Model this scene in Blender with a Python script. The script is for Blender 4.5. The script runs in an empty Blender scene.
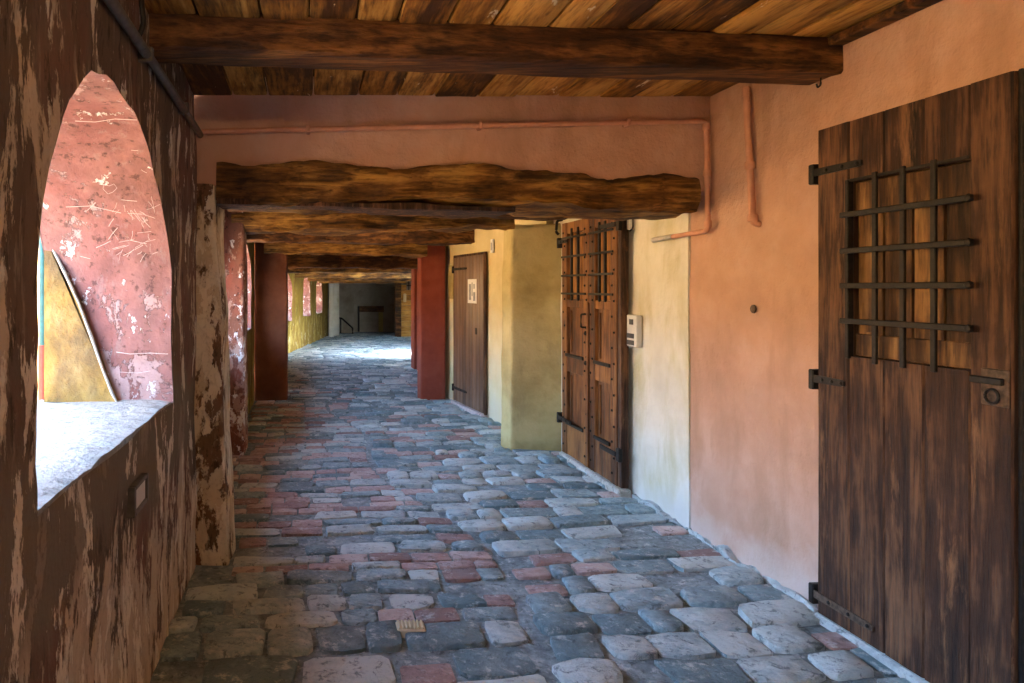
import bpy, bmesh, math, random
from mathutils import Vector, Matrix, noise as mn
random.seed(7)
SC = bpy.context.scene
COL = SC.collection

# ------------------------------------------------------------------ camera, light, exposure
EYE = 1.55            # eye height over the paving
FPX = 700.0           # focal length in pixels of a 1024 wide frame
cam_d = bpy.data.cameras.new('camera')
cam = bpy.data.objects.new('camera', cam_d); COL.objects.link(cam)
cam.location = (0, 0, EYE); cam.rotation_euler = (math.pi/2, 0, 0)
cam_d.sensor_width = 36; cam_d.lens = 36*FPX/1024
cam_d.shift_x = (512-308)/1024; cam_d.shift_y = -(341.5-288)/1024
cam_d.clip_start = 0.05; cam_d.clip_end = 300
SC.camera = cam

SUN_EL = math.radians(56)
SUN_DIR = Vector((math.cos(SUN_EL)*0.97, -math.cos(SUN_EL)*0.24, math.sin(SUN_EL)))   # towards the sun
w = bpy.data.worlds.new('sky'); SC.world = w; w.use_nodes = True
nt = w.node_tree
sky = nt.nodes.new('ShaderNodeTexSky'); sky.sky_type = 'NISHITA'; sky.sun_disc = False
sky.sun_elevation = SUN_EL; sky.sun_rotation = math.atan2(SUN_DIR.x, SUN_DIR.y)
sky.air_density = 1.0; sky.dust_density = 2.5
nt.links.new(sky.outputs[0], nt.nodes['Background'].inputs[0])
nt.nodes['Background'].inputs[1].default_value = 2.8
sl = bpy.data.lights.new('sun', 'SUN'); sl.energy = 1.6; sl.color = (1.0, 0.88, 0.7); sl.angle = math.radians(0.6)
so = bpy.data.objects.new('sun', sl); COL.objects.link(so); so.location = (8, -3, 14)
so.rotation_euler = SUN_DIR.to_track_quat('Z', 'Y').to_euler()
LAMP = 390.0           # bulb emission of the added warm fill lanterns
SC.view_settings.view_transform = 'Standard'; SC.view_settings.look = 'None'
SC.view_settings.gamma = 1.0; SC.view_settings.exposure = 1.45
SC.view_settings.use_curve_mapping = False
try:
    SC.cycles.max_bounces = 10; SC.cycles.diffuse_bounces = 6
    SC.cycles.sample_clamp_indirect = 8.0
    SC.cycles.use_denoising = True
except Exception: pass

# ------------------------------------------------------------------ small tools
def R(a, b): return random.uniform(a, b)
def fz(y):                                     # the lane falls gently towards the far end
    return 0.0 if y < 12 else -0.0156*(y-12)
def nz(x, y, z, s=1.0, o=0.0):
    return mn.noise(Vector((x*s+o, y*s+o*1.7, z*s-o)))
def fbm(x, y, z, s=1.0, o=0.0, oct=4):
    v, a = 0.0, 1.0
    for k in range(oct):
        v += a*nz(x, y, z, s, o+k*3.1); s *= 2.1; a *= 0.5
    return v
def tag(o, label=None, cat=None, group=None, kind=None):
    if label: o['label'] = label
    if cat: o['category'] = cat
    if group: o['group'] = group
    if kind: o['kind'] = kind
    return o
def wpos(o):
    p = Vector((0, 0, 0))
    while o: p = p + o.location; o = o.parent
    return p
def mesh_from(bm, name, smooth=False, angle=None):
    me = bpy.data.meshes.new(name); bm.normal_update(); bm.to_mesh(me); bm.free()
    if smooth:
        for p in me.polygons: p.use_smooth = True
        if angle is not None:
            try: me.set_sharp_from_angle(angle=math.radians(angle))
            except Exception: pass
    return me
def put(name, bm, mat, parent=None, smooth=False, angle=35, local=False, origin='base'):
    """link a bmesh made in world (or, local=True, in the parent's frame) coordinates as one object with its own origin"""
    if bm.verts:
        xs = [v.co.x for v in bm.verts]; ys = [v.co.y for v in bm.verts]; zs = [v.co.z for v in bm.verts]
        c = Vector(((min(xs)+max(xs))/2, (min(ys)+max(ys))/2, min(zs)))
    else: c = Vector()
    if origin == 'zero': c = Vector()
    bmesh.ops.translate(bm, verts=bm.verts[:], vec=-c)
    me = mesh_from(bm, name, smooth, angle)
    me.materials.append(mat)
    o = bpy.data.objects.new(name, me); COL.objects.link(o)
    if parent:
        o.parent = parent
        o.location = c if local else c - wpos(parent)
    else: o.location = c
    return o
def empty(name, loc, rz=0):
    o = bpy.data.objects.new(name, None); COL.objects.link(o); o.location = loc; o.rotation_euler = (0, 0, rz)
    o.empty_display_size = 0.1
    return o
def box(bm, x0, x1, y0, y1, z0, z1, bev=0.0, seg=1):
    r = bmesh.ops.create_cube(bm, size=1.0)
    M = Matrix.Translation(((x0+x1)/2, (y0+y1)/2, (z0+z1)/2)) @ Matrix.Diagonal((x1-x0, y1-y0, z1-z0, 1))
    bmesh.ops.transform(bm, matrix=M, verts=r['verts'])
    if bev > 0:
        es = list({e for v in r['verts'] for e in v.link_edges})
        bmesh.ops.bevel(bm, geom=es, offset=bev, segments=seg, affect='EDGES', profile=0.6)
    return bm
def tube(bm, pts, r, seg=10, cap=True):
    pts = [Vector(p) for p in pts]; rings = []
    up = Vector((0, 0, 1))
    for i, p in enumerate(pts):
        d = (pts[min(i+1, len(pts)-1)] - pts[max(i-1, 0)]).normalized()
        a = d.cross(up)
        if a.length < 1e-3: a = d.cross(Vector((0, 1, 0)))
        a.normalize(); b = d.cross(a).normalized()
        rr = r[i] if isinstance(r, (list, tuple)) else r
        rings.append([bm.verts.new(p + (a*math.cos(2*math.pi*k/seg) + b*math.sin(2*math.pi*k/seg))*rr) for k in range(seg)])
    for i in range(len(rings)-1):
        for k in range(seg):
            bm.faces.new((rings[i][k], rings[i][(k+1) % seg], rings[i+1][(k+1) % seg], rings[i+1][k]))
    if cap:
        bm.faces.new(rings[0][::-1]); bm.faces.new(rings[-1])
    bmesh.ops.recalc_face_normals(bm, faces=bm.faces[:])
    return bm
def bendpath(pts, rad=0.03, n=4):
    """round the corners of a polyline"""
    pts = [Vector(p) for p in pts]; out = [pts[0]]
    for i in range(1, len(pts)-1):
        a = (pts[i-1]-pts[i]).normalized(); b = (pts[i+1]-pts[i]).normalized()
        s, e = pts[i]+a*rad, pts[i]+b*rad
        for k in range(n+1):
            t = k/n
            out.append(s*(1-t)**2 + pts[i]*2*t*(1-t) + e*t*t)
    out.append(pts[-1]); return out
def lathe(bm, prof, c, seg=12, axis='z'):
    rings = []
    for (r, h) in prof:
        ring = []
        for k in range(seg):
            a = 2*math.pi*k/seg
            p = (r*math.cos(a), r*math.sin(a), h)
            if axis == 'y': p = (p[0], p[2], p[1])
            if axis == 'x': p = (p[2], p[0], p[1])
            ring.append(bm.verts.new(Vector(c)+Vector(p)))
        rings.append(ring)
    for i in range(len(rings)-1):
        for k in range(seg):
            bm.faces.new((rings[i][k], rings[i][(k+1) % seg], rings[i+1][(k+1) % seg], rings[i+1][k]))
    bm.faces.new(rings[0][::-1]); bm.faces.new(rings[-1])
    bmesh.ops.recalc_face_normals(bm, faces=bm.faces[:])
    return bm

# ------------------------------------------------------------------ materials
class NT:
    def __init__(s, name, rough=0.85, spec=0.3):
        s.m = bpy.data.materials.new(name); s.m.use_nodes = True
        s.t = s.m.node_tree; s.b = s.t.nodes['Principled BSDF']
        s.b.inputs['Roughness'].default_value = rough
        s.b.inputs['Specular IOR Level'].default_value = spec
    def n(s, typ, **kw):
        x = s.t.nodes.new(typ)
        for k, v in kw.items(): setattr(x, k, v)
        return x
    def set(s, sock, v):
        if hasattr(v, 'is_output') or isinstance(v, bpy.types.NodeSocket): s.t.links.new(v, sock)
        else: sock.default_value = v
    def pos(s): return s.n('ShaderNodeNewGeometry').outputs['Position']
    def obj(s): return s.n('ShaderNodeTexCoord').outputs['Object']
    def rnd(s):
        a = s.n('ShaderNodeObjectInfo').outputs['Random']
        b = s.n('ShaderNodeNewGeometry').outputs['Random Per Island']
        return s.math('FRACT', s.math('ADD', a, s.math('MULTIPLY', b, 7.31)))
    def math(s, op, a, b=0.0, clamp=False):
        x = s.n('ShaderNodeMath', operation=op); x.use_clamp = clamp
        s.set(x.inputs[0], a); s.set(x.inputs[1], b); return x.outputs[0]
    def map(s, vec, scale=(1, 1, 1), loc=None):
        x = s.n('ShaderNodeMapping'); s.set(x.inputs['Vector'], vec); x.inputs['Scale'].default_value = scale
        if loc is not None: s.set(x.inputs['Location'], loc)
        return x.outputs[0]
    def shift(s, vec, r, k=37.0):
        c = s.n('ShaderNodeCombineXYZ'); q = s.math('MULTIPLY', r, k)
        s.set(c.inputs[0], q); s.set(c.inputs[1], s.math('MULTIPLY', q, 1.7)); s.set(c.inputs[2], s.math('MULTIPLY', q, 0.6))
        a = s.n('ShaderNodeVectorMath', operation='ADD'); s.set(a.inputs[0], vec); s.set(a.inputs[1], c.outputs[0]); return a.outputs[0]
    def noise(s, vec, scale=5, detail=6, rough=0.55, dist=0.0):
        x = s.n('ShaderNodeTexNoise'); s.set(x.inputs['Vector'], vec)
        x.inputs['Scale'].default_value = scale; x.inputs['Detail'].default_value = detail
        x.inputs['Roughness'].default_value = rough; x.inputs['Distortion'].default_value = dist
        return x.outputs['Fac']
    def ramp(s, fac, stops, interp='LINEAR'):
        x = s.n('ShaderNodeValToRGB'); s.set(x.inputs[0], fac); e = x.color_ramp.elements; x.color_ramp.interpolation = interp
        while len(e) < len(stops): e.new(0.5)
        for el, (p, c) in zip(e, stops):
            el.position = p; el.color = (c, c, c, 1) if not isinstance(c, (tuple, list)) else (*c, 1)
        return x.outputs[0]
    def mix(s, fac, a, b, blend='MIX'):
        x = s.n('ShaderNodeMix', data_type='RGBA', blend_type=blend)
        s.set(x.inputs[0], fac)
        for sk, v in ((x.inputs[6], a), (x.inputs[7], b)):
            if isinstance(v, (tuple, list)): sk.default_value = (*v[:3], 1)
            else: s.set(sk, v)
        return x.outputs[2]
    def sep(s, vec):
        x = s.n('ShaderNodeSeparateXYZ'); s.set(x.inputs[0], vec); return x.outputs
    def maprange(s, v, a, b, c=0.0, d=1.0):
        x = s.n('ShaderNodeMapRange'); s.set(x.inputs[0], v)
        for i, q in enumerate((a, b, c, d)): x.inputs[i+1].default_value = q
        return x.outputs[0]
    def bump(s, h, strength=0.4, dist=0.02):
        x = s.n('ShaderNodeBump'); s.set(x.inputs['Height'], h)
        x.inputs['Strength'].default_value = strength; x.inputs['Distance'].default_value = dist
        s.t.links.new(x.outputs[0], s.b.inputs['Normal'])
    def out(s, col, rough=None):
        if isinstance(col, (tuple, list)): s.b.inputs['Base Color'].default_value = (*col[:3], 1)
        else: s.t.links.new(col, s.b.inputs['Base Color'])
        if rough is not None: s.set(s.b.inputs['Roughness'], rough)
        return s.m

def m_plaster(name, c1, c2, c3, stain=None, stain_t=0.62, scale=1.6, bump=0.35, fade=None, dirt=None):
    """lime plaster: three close tones, optional stains, dirt splashed up from the ground"""
    s = NT(name, 0.9, 0.15); p = s.pos()
    a = s.noise(p, scale, 7, 0.6); b = s.noise(p, scale*5, 6, 0.6); f = s.noise(p, 60, 4, 0.6)
    col = s.ramp(s.math('ADD', s.math('MULTIPLY', a, 0.75), s.math('MULTIPLY', b, 0.25)), [(0.32, c1), (0.5, c2), (0.68, c3)])
    if stain:
        st = s.noise(s.map(p, (1, 1, 0.35)), 2.6, 8, 0.62, 0.3)
        col = s.mix(s.ramp(st, [(stain_t-0.06, 0.0), (stain_t+0.1, 0.85)]), col, stain)
    if dirt:
        z = s.sep(p)[2]
        g = s.math('ADD', s.maprange(z, 0.0, 0.35, 1.0, 0.0), s.math('MULTIPLY', s.math('SUBTRACT', a, 0.5), 2.2))
        col = s.mix(s.ramp(g, [(0.35, 0.0), (1.0, 0.8)]), col, dirt)
    h = s.math('ADD', s.math('MULTIPLY', a, 1.5), s.math('ADD', s.math('MULTIPLY', b, 0.5), s.math('MULTIPLY', f, 0.12)))
    s.bump(h, bump, 0.03)
    return s.out(col)

def m_peel(name, base, tan, cream, red, t_low=0.50, t_high=0.60, zlow=0.75, vs=0.32, sc=3.2, off=0.0, band=None):
    """old wall paint flaking in ragged upright patches down to tan and cream plaster"""
    s = NT(name, 0.88, 0.2); p = s.map(s.pos(), (1, 1, 1), (off, off, off*0.3)); pv = s.map(p, (1, 1, vs))
    z = s.sep(s.pos())[2]
    a = s.noise(pv, 2.2, 8, 0.6); b = s.noise(pv, 9, 8, 0.65); f = s.noise(p, 45, 5, 0.6)
    col = s.ramp(a, [(0.3, tuple(k*0.55 for k in base)), (0.47, base), (0.6, red), (0.75, tuple(k*1.3 for k in base))])
    col = s.mix(s.ramp(b, [(0.45, 0.0), (0.7, 0.5)]), col, tuple(k*0.45 for k in base))
    sk = s.noise(s.map(p, (1, 1, vs*0.5)), 16, 9, 0.7)
    col = s.mix(s.ramp(sk, [(0.56, 0.0), (0.64, 0.55)]), col, tuple(k*0.75 for k in tan))
    col = s.mix(s.ramp(s.noise(pv, 22, 8, 0.7), [(0.36, 0.8), (0.44, 0.0)]), col, tuple(k*0.25 for k in base))
    m1 = s.noise(pv, sc, 12, 0.72, 0.25)
    lift = s.maprange(z, zlow-0.25, zlow+0.25, t_high-t_low, 0.0)
    k1 = s.math('ADD', m1, lift)
    f1 = s.ramp(k1, [(t_high-0.006, 0.0), (t_high+0.012, 1.0)])
    tcol = s.mix(s.noise(pv, 14, 6, 0.6), tuple(k*0.65 for k in tan), tuple(min(1, k*1.3) for k in tan))
    f2 = s.ramp(s.math('ADD', s.noise(pv, sc*1.7, 11, 0.68, 0.2), s.math('MULTIPLY', lift, 0.6)), [(t_high+0.035, 0.0), (t_high+0.05, 1.0)])
    if band:
        bz = s.math('SUBTRACT', z, band[0]); bz = s.math('ABSOLUTE', s.math('ADD', bz, s.math('MULTIPLY', s.math('SUBTRACT', a, 0.5), 0.8)))
        bm_ = s.ramp(bz, [(band[1], 1.0), (band[1]+0.12, 0.0)])
        col = s.mix(bm_, col, band[2])
        f1 = s.math('MULTIPLY', f1, s.math('SUBTRACT', 1.0, s.math('MULTIPLY', bm_, 0.75)))
    col = s.mix(f1, col, tcol)
    col = s.mix(f2, col, cream)
    col = s.mix(s.ramp(f, [(0.55, 0.0), (0.8, 0.35)]), col, tuple(k*0.4 for k in base))
    h = s.math('ADD', s.math('SUBTRACT', s.math('MULTIPLY', b, 0.5), s.math('MULTIPLY', f1, 0.45)), s.math('ADD', s.math('MULTIPLY', f, 0.18), s.math('MULTIPLY', f2, -0.25)))
    s.bump(h, 0.75, 0.02)
    return s.out(col)

def m_wood(name, dark, mid, light, grain=(1, 12, 12), sc=2.0, chips=None, chip_t=0.68, rough=0.7, spec=0.3, vary=0.5, world=False, worn=None, worn_t=0.6, bump=0.5):
    s = NT(name, rough, spec); r = s.rnd()
    p = s.pos() if world else s.shift(s.obj(), r)
    g = s.map(p, grain)
    a = s.noise(g, sc, 8, 0.62, 0.4); b = s.noise(p, 2.4, 6, 0.6); c = s.noise(s.map(p, tuple(k*4 for k in grain)), sc, 5, 0.6)
    v = s.math('ADD', s.math('MULTIPLY', a, 0.55), s.math('ADD', s.math('MULTIPLY', b, 0.35), s.math('MULTIPLY', c, 0.15)))
    if not world: v = s.math('ADD', v, s.math('MULTIPLY', s.math('SUBTRACT', r, 0.5), vary*0.3))
    col = s.ramp(v, [(0.40, dark), (0.515, mid), (0.64, light)])
    col = s.mix(s.ramp(c, [(0.3, 0.55), (0.48, 0.0)]), col, tuple(k*0.3 for k in dark))
    h = s.math('ADD', a, s.math('MULTIPLY', c, 0.6))
    if worn:
        wv = s.noise(s.map(p, tuple(0.4+k*0.6 for k in grain)), sc*0.9, 9, 0.7, 0.3)
        col = s.mix(s.ramp(wv, [(worn_t-0.04, 0.0), (worn_t+0.1, 0.85)]), col, worn)
    if chips:
        cv = s.noise(s.map(p, tuple(0.5+k*0.25 for k in grain)), 4.5, 9, 0.65, 0.4)
        cm = s.ramp(cv, [(chip_t, 0.0), (chip_t+0.02, 1.0)])
        col = s.mix(cm, col, chips); h = s.math('ADD', h, s.math('MULTIPLY', cm, 0.3))
    s.bump(h, bump, 0.012)
    return s.out(col)

def m_stone(name, c1, c2, c3, spot=None, rough=0.6, spec=0.45, bump=0.5):
    s = NT(name, rough, spec); r = s.rnd(); p = s.shift(s.pos(), r)
    a = s.noise(p, 5, 8, 0.62); b = s.noise(p, 26, 7, 0.65); f = s.noise(p, 110, 3, 0.6)
    v = s.math('ADD', s.math('MULTIPLY', s.math('ADD', a, b), 0.35), s.math('MULTIPLY', r, 0.3))
    col = s.ramp(v, [(0.38, c1), (0.5, c2), (0.63, c3)])
    if spot: col = s.mix(s.ramp(s.noise(p, 14, 10, 0.75), [(0.54, 0.0), (0.64, 0.8)]), col, spot)
    col = s.mix(s.ramp(s.noise(p, 19, 10, 0.75, 0.6), [(0.38, 0.75), (0.46, 0.0)]), col, tuple(k*0.5 for k in c1))
    s.bump(s.math('ADD', a, s.math('ADD', s.math('MULTIPLY', b, 0.45), s.math('MULTIPLY', f, 0.12))), bump, 0.04)
    rr = s.maprange(b, 0.3, 0.7, rough-0.12, rough+0.2)
    return s.out(col, rr)

def m_plain(name, col, rough=0.6, metal=0.0, var=0.25, sc=30, bump=0.15, spec=0.4):
    s = NT(name, rough, spec); s.b.inputs['Metallic'].default_value = metal
    a = s.noise(s.pos(), sc, 6, 0.6)
    c = s.mix(s.ramp(a, [(0.35, 0.0), (0.7, 1.0)]), tuple(k*(1-var) for k in col), tuple(min(1, k*(1+var)) for k in col))
    s.bump(a, bump, 0.004)
    return s.out(c)
def m_emit(name, col, st):
    s = NT(name); s.b.inputs['Emission Color'].default_value = (*col, 1); s.b.inputs['Emission Strength'].default_value = st
    return s.out(col)

M = {}
M['pink'] = m_plaster('pink_plaster', (0.44, 0.255, 0.17), (0.52, 0.315, 0.22), (0.59, 0.385, 0.29), stain=(0.40, 0.235, 0.15), stain_t=0.58, dirt=(0.58, 0.47, 0.41), bump=0.8)
M['white'] = m_plaster('white_plaster', (0.56, 0.53, 0.42), (0.68, 0.65, 0.54), (0.77, 0.75, 0.66), stain=(0.48, 0.44, 0.22), stain_t=0.6, dirt=(0.55, 0.56, 0.53), bump=0.5)
M['cream'] = m_plaster('cream_plaster', (0.56, 0.46, 0.24), (0.66, 0.56, 0.31), (0.72, 0.63, 0.4), dirt=(0.6, 0.52, 0.36))
M['olive'] = m_plaster('olive_cream_plaster', (0.34, 0.27, 0.11), (0.47, 0.38, 0.17), (0.56, 0.47, 0.23), stain=(0.22, 0.18, 0.09), stain_t=0.62, scale=2.4, bump=0.6)
M['red'] = m_plaster('red_plaster', (0.17, 0.036, 0.022), (0.23, 0.053, 0.032), (0.28, 0.077, 0.05), bump=0.3)
M['greywall'] = m_plaster('grey_plaster', (0.24, 0.20, 0.15), (0.33, 0.29, 0.23), (0.42, 0.37, 0.3))
M['yellow'] = m_peel('yellow_peeling_plaster', (0.25, 0.17, 0.025), (0.36, 0.27, 0.07), (0.48, 0.42, 0.26), (0.2, 0.105, 0.022), 0.52, 0.6, 0.7, 0.5)
M['facade'] = m_plaster('ochre_facade_plaster', (0.62, 0.36, 0.12), (0.72, 0.45, 0.17), (0.78, 0.52, 0.24))
M['street'] = m_plain('street_stone', (0.45, 0.36, 0.26), 0.9, 0, 0.2, 3)
M['peel'] = m_peel('brown_peeling_paint', (0.15, 0.105, 0.072), (0.50, 0.41, 0.30), (0.68, 0.62, 0.5), (0.19, 0.098, 0.072), 0.455, 0.548, 0.60, 0.36, 5.0, band=(0.95, 0.13, (0.17, 0.14, 0.1)))
M['peelpier'] = m_peel('tan_peeling_paint', (0.17, 0.105, 0.06), (0.58, 0.48, 0.33), (0.72, 0.65, 0.5), (0.2, 0.09, 0.05), 0.47, 0.47, 0.4, 0.45, 4.2, 3.3)
M['peelpink'] = m_peel('pink_reveal_paint', (0.26, 0.13, 0.115), (0.35, 0.235, 0.22), (0.58, 0.54, 0.52), (0.215, 0.09, 0.08), 0.53, 0.58, 1.45, 0.8, 5.0, 8.1)
M['peelred'] = m_peel('red_brown_peeling_paint', (0.20, 0.085, 0.055), (0.42, 0.25, 0.19), (0.75, 0.70, 0.66), (0.26, 0.08, 0.055), 0.50, 0.58, 1.5, 0.6, 5.5, 5.7)
M['brownpier'] = m_plaster('brown_red_plaster', (0.10, 0.035, 0.018), (0.17, 0.06, 0.03), (0.24, 0.095, 0.05), stain=(0.08, 0.05, 0.03), bump=0.4)
M['ochre'] = m_plaster('ochre_stained_plaster', (0.22, 0.13, 0.028), (0.34, 0.22, 0.055), (0.46, 0.34, 0.14), stain=(0.10, 0.07, 0.04), stain_t=0.5, scale=6, bump=0.6)
M['sill'] = m_stone('weathered_sill_stone', (0.30, 0.28, 0.235), (0.41, 0.385, 0.325), (0.54, 0.505, 0.43), spot=(0.16, 0.15, 0.125), rough=0.75, bump=1.0)
M['plank'] = m_wood('amber_ceiling_wood', (0.06, 0.021, 0.004), (0.29, 0.125, 0.018), (0.58, 0.32, 0.075), (10, 1.0, 6), 1.6, chips=(0.72, 0.62, 0.42), chip_t=0.66, worn=(0.035, 0.015, 0.006), worn_t=0.57, vary=0.7)
M['beam'] = m_wood('dark_beam_wood', (0.016, 0.006, 0.003), (0.075, 0.028, 0.007), (0.24, 0.105, 0.024), (1.2, 9, 9), 1.7, world=True, worn=(0.012, 0.006, 0.003), worn_t=0.57, bump=0.9)
M['beam2'] = m_wood('old_gold_beam_wood', (0.022, 0.009, 0.003), (0.15, 0.065, 0.011), (0.44, 0.24, 0.05), (1.0, 7, 9), 1.7, world=True, worn=(0.016, 0.007, 0.003), worn_t=0.54, bump=1.0)
M['door1'] = m_wood('weathered_door_wood', (0.012, 0.005, 0.003), (0.050, 0.021, 0.010), (0.175, 0.085, 0.040), (9, 9, 0.8), 1.8, worn=(0.30, 0.155, 0.07), worn_t=0.62, vary=0.2, rough=0.7, bump=1.0)
M['door1in'] = m_wood('shutter_wood', (0.02, 0.009, 0.004), (0.09, 0.042, 0.016), (0.32, 0.17, 0.06), (9, 9, 0.9), 1.6, bump=0.8)
M['door2'] = m_wood('stained_door_wood', (0.05, 0.017, 0.005), (0.14, 0.052, 0.014), (0.28, 0.12, 0.034), (8, 8, 0.9), 1.5, rough=0.55, vary=0.5, bump=0.7)
M['door2in'] = m_wood('orange_panel_wood', (0.10, 0.035, 0.008), (0.28, 0.115, 0.022), (0.44, 0.21, 0.05), (8, 8, 0.9), 1.5, rough=0.6)
M['door3'] = m_wood('brown_board_wood', (0.075, 0.035, 0.018), (0.14, 0.07, 0.036), (0.21, 0.115, 0.06), (7, 7, 0.6), 1.5, rough=0.35, spec=0.5, vary=0.35, bump=0.2)
M['screen'] = m_wood('honey_screen_wood', (0.34, 0.16, 0.03), (0.55, 0.28, 0.06), (0.68, 0.4, 0.1), (1, 1, 9), 1.5)
M['iron'] = m_plain('black_iron', (0.014, 0.011, 0.009), 0.55, 0.3, 0.5, 40, 0.5)
M['rustiron'] = m_plain('rusty_grey_iron', (0.11, 0.075, 0.052), 0.65, 0.4, 0.5, 40, 0.6)
M['pinkpipe'] = m_plain('pink_painted_pipe', (0.55, 0.27, 0.17), 0.55, 0, 0.12, 14, 0.1)
M['steelpipe'] = m_plain('galvanised_pipe', (0.55, 0.55, 0.52), 0.4, 0.7, 0.15, 25)
M['conduit'] = m_plain('dark_grey_conduit', (0.11, 0.095, 0.08), 0.5, 0.2, 0.3, 30)
M['plate'] = m_plain('pale_grey_plate', (0.62, 0.6, 0.55), 0.5, 0, 0.06)
M['darkplate'] = m_plain('charcoal_plastic', (0.05, 0.05, 0.05), 0.5)
M['paper'] = m_plain('white_paper', (0.78, 0.78, 0.76), 0.8, 0, 0.05)
M['ink'] = m_plain('grey_print', (0.3, 0.32, 0.34), 0.8)
M['scratch'] = m_plain('scratched_white_lime', (0.50, 0.42, 0.39), 0.9)
M['teal'] = m_plain('teal_paint', (0.012, 0.09, 0.08), 0.5)
M['redpaint'] = m_plain('red_paint', (0.26, 0.04, 0.02), 0.5)
M['mortar'] = m_stone('grey_lime_mortar', (0.16, 0.205, 0.215), (0.33, 0.395, 0.405), (0.54, 0.59, 0.58), spot=(0.60, 0.63, 0.61), rough=0.8, spec=0.3, bump=1.0)
M['stone'] = m_stone('blue_grey_cobble', (0.13, 0.21, 0.235), (0.31, 0.42, 0.445), (0.56, 0.635, 0.62), spot=(0.60, 0.65, 0.63), rough=0.48, spec=0.5, bump=1.0)
M['brick'] = m_stone('worn_pink_brick', (0.27, 0.18, 0.165), (0.44, 0.31, 0.285), (0.58, 0.47, 0.43), spot=(0.57, 0.56, 0.55), rough=0.6, bump=0.9)
M['dimglow'] = m_emit('dim_fill_lamp_glow', (1.0, 0.66, 0.36), LAMP*0.22)
M['glow'] = m_emit('fill_lamp_glow', (1.0, 0.66, 0.36), LAMP)

# ------------------------------------------------------------------ builders for the shell
def arch_wall(name, p0, p1, thick, z0, z1, ops, mat, amp=0.012, step=0.09, rag=0.012, seed=0.0, out_sign=-1, zsill=1.02, zspr=1.5):
    """wall from p0 to p1 (plan points); ops = (u0, u1, apex height). Interior face displaced; outer face thick away.
    returns the bmesh and a function giving the ragged profile of each opening"""
    p0 = Vector((*p0, 0)); p1 = Vector((*p1, 0)); L = (p1-p0).length; d = (p1-p0)/L
    nrm = Vector((-d.y, d.x, 0))*1.0           # left of travel
    nout = nrm if out_sign < 0 else -nrm
    us = set()
    n = max(2, int(L/step))
    for i in range(n+1):
        u = L*i/n
        if all(not (q[0]-0.03 < u < q[1]+0.03) for q in ops): us.add(round(u, 4))
    for a, b, *_ in ops:
        k = 30
        for i in range(k+1): us.add(round((a+b)/2 - (b-a)/2*math.cos(math.pi*i/k), 4))
    us = sorted(us)
    def inside(u):
        for q in ops:
            if q[0]-1e-3 <= u <= q[1]+1e-3: return q
    def za(u):
        q = inside(u)
        if not q: return zspr
        a, b, t = q[:3]; c = q[3] if len(q) > 3 else (a+b)/2
        h = c-a if u < c else b-c
        return zspr + (t-zspr)*math.sqrt(max(0, 1-((u-c)/h)**2))
    nL, nM, nU = 12, 8, 12
    def edge_off(u, z, dn=0):
        return fbm(u, z, dn, 6.0, seed, 4)*rag
    def P(u, z, out=0.0):
        q = p0 + d*u
        disp = fbm(q.x, q.y, z, 1.7, seed, 5)*amp if out == 0 else 0
        return Vector((q.x, q.y, z)) + nout*(out - disp)
    def rows(u):
        zt = za(u)
        q = inside(u)
        if q and zt > zspr+1e-3: zt += edge_off(u, zt)
        zz = [z0+(zsill-z0)*i/nL for i in range(nL+1)]
        zz += [zsill+(zt-zsill)*i/nM for i in range(1, nM+1)]
        zz += [zt+(z1-zt)*i/nU for i in range(1, nU+1)]
        return zz
    def ue(u, j):                               # ragged jamb
        for a, b, *_ in ops:
            if (abs(u-a) < 2e-3 or abs(u-b) < 2e-3) and nL <= j <= nL+nM:
                return u + edge_off(u, j*0.31)
        return u
    bm = bmesh.new()
    for out in (0.0, thick):
        grid = [[bm.verts.new(P(ue(u, j), z, out)) for j, z in enumerate(rows(u))] for u in us]
        for i in range(len(us)-1):
            qa = inside(us[i]); qb = inside(us[i+1])
            hole = qa and qb and qa == qb
            for j in range(nL+nM+nU):
                if hole and nL <= j < nL+nM: continue
                f = (grid[i][j], grid[i+1][j], grid[i+1][j+1], grid[i][j+1])
                bm.faces.new(f if (out == 0) == (out_sign > 0) else f[::-1])
        if out == 0: g0 = grid
    for i in (0, -1):
        for j in range(nL+nM+nU):
            bm.faces.new((g0[i][j], g0[i][j+1], grid[i][j+1], grid[i][j]))
    for i in range(len(us)-1):
        bm.faces.new((g0[i][-1], g0[i+1][-1], grid[i+1][-1], grid[i][-1]))
    bmesh.ops.recalc_face_normals(bm, faces=bm.faces[:])
    def reveal(k, m_steps=7, extra=0.0, shrink=0.0):
        a, b, t = ops[k][:3]
        ins = [u for u in us if a-1e-3 <= u <= b+1e-3]
        prof = []
        ra = rows(ins[0]); rb = rows(ins[-1])
        for j in range(nL, nL+nM+1): prof.append((ue(ins[0], j), ra[j]))
        for u in ins[1:-1]: prof.append((u, rows(u)[nL+nM]))
        for j in range(nL+nM, nL-1, -1): prof.append((ue(ins[-1], j), rb[j]))
        rb_ = bmesh.new(); ring = []
        for s_ in range(m_steps+1):
            tt = s_/m_steps
            row = []
            for (u, z) in prof:
                q = P(u, z, 0.0)
                q = q + nout*(tt*(thick+extra))
                if 0 < s_:
                    nn = fbm(q.x, q.y, q.z, 2.5, seed+9, 4)*0.012
                    q = q + Vector((0, 0, 1))*nn*(1 if z > zspr else 0) + d*nn
                row.append(rb_.verts.new(q))
            ring.append(row)
        for s_ in range(m_steps):
            for i in range(len(prof)-1):
                rb_.faces.new((ring[s_][i], ring[s_][i+1], ring[s_+1][i+1], ring[s_+1][i]))
        return rb_
    return bm, reveal

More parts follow.
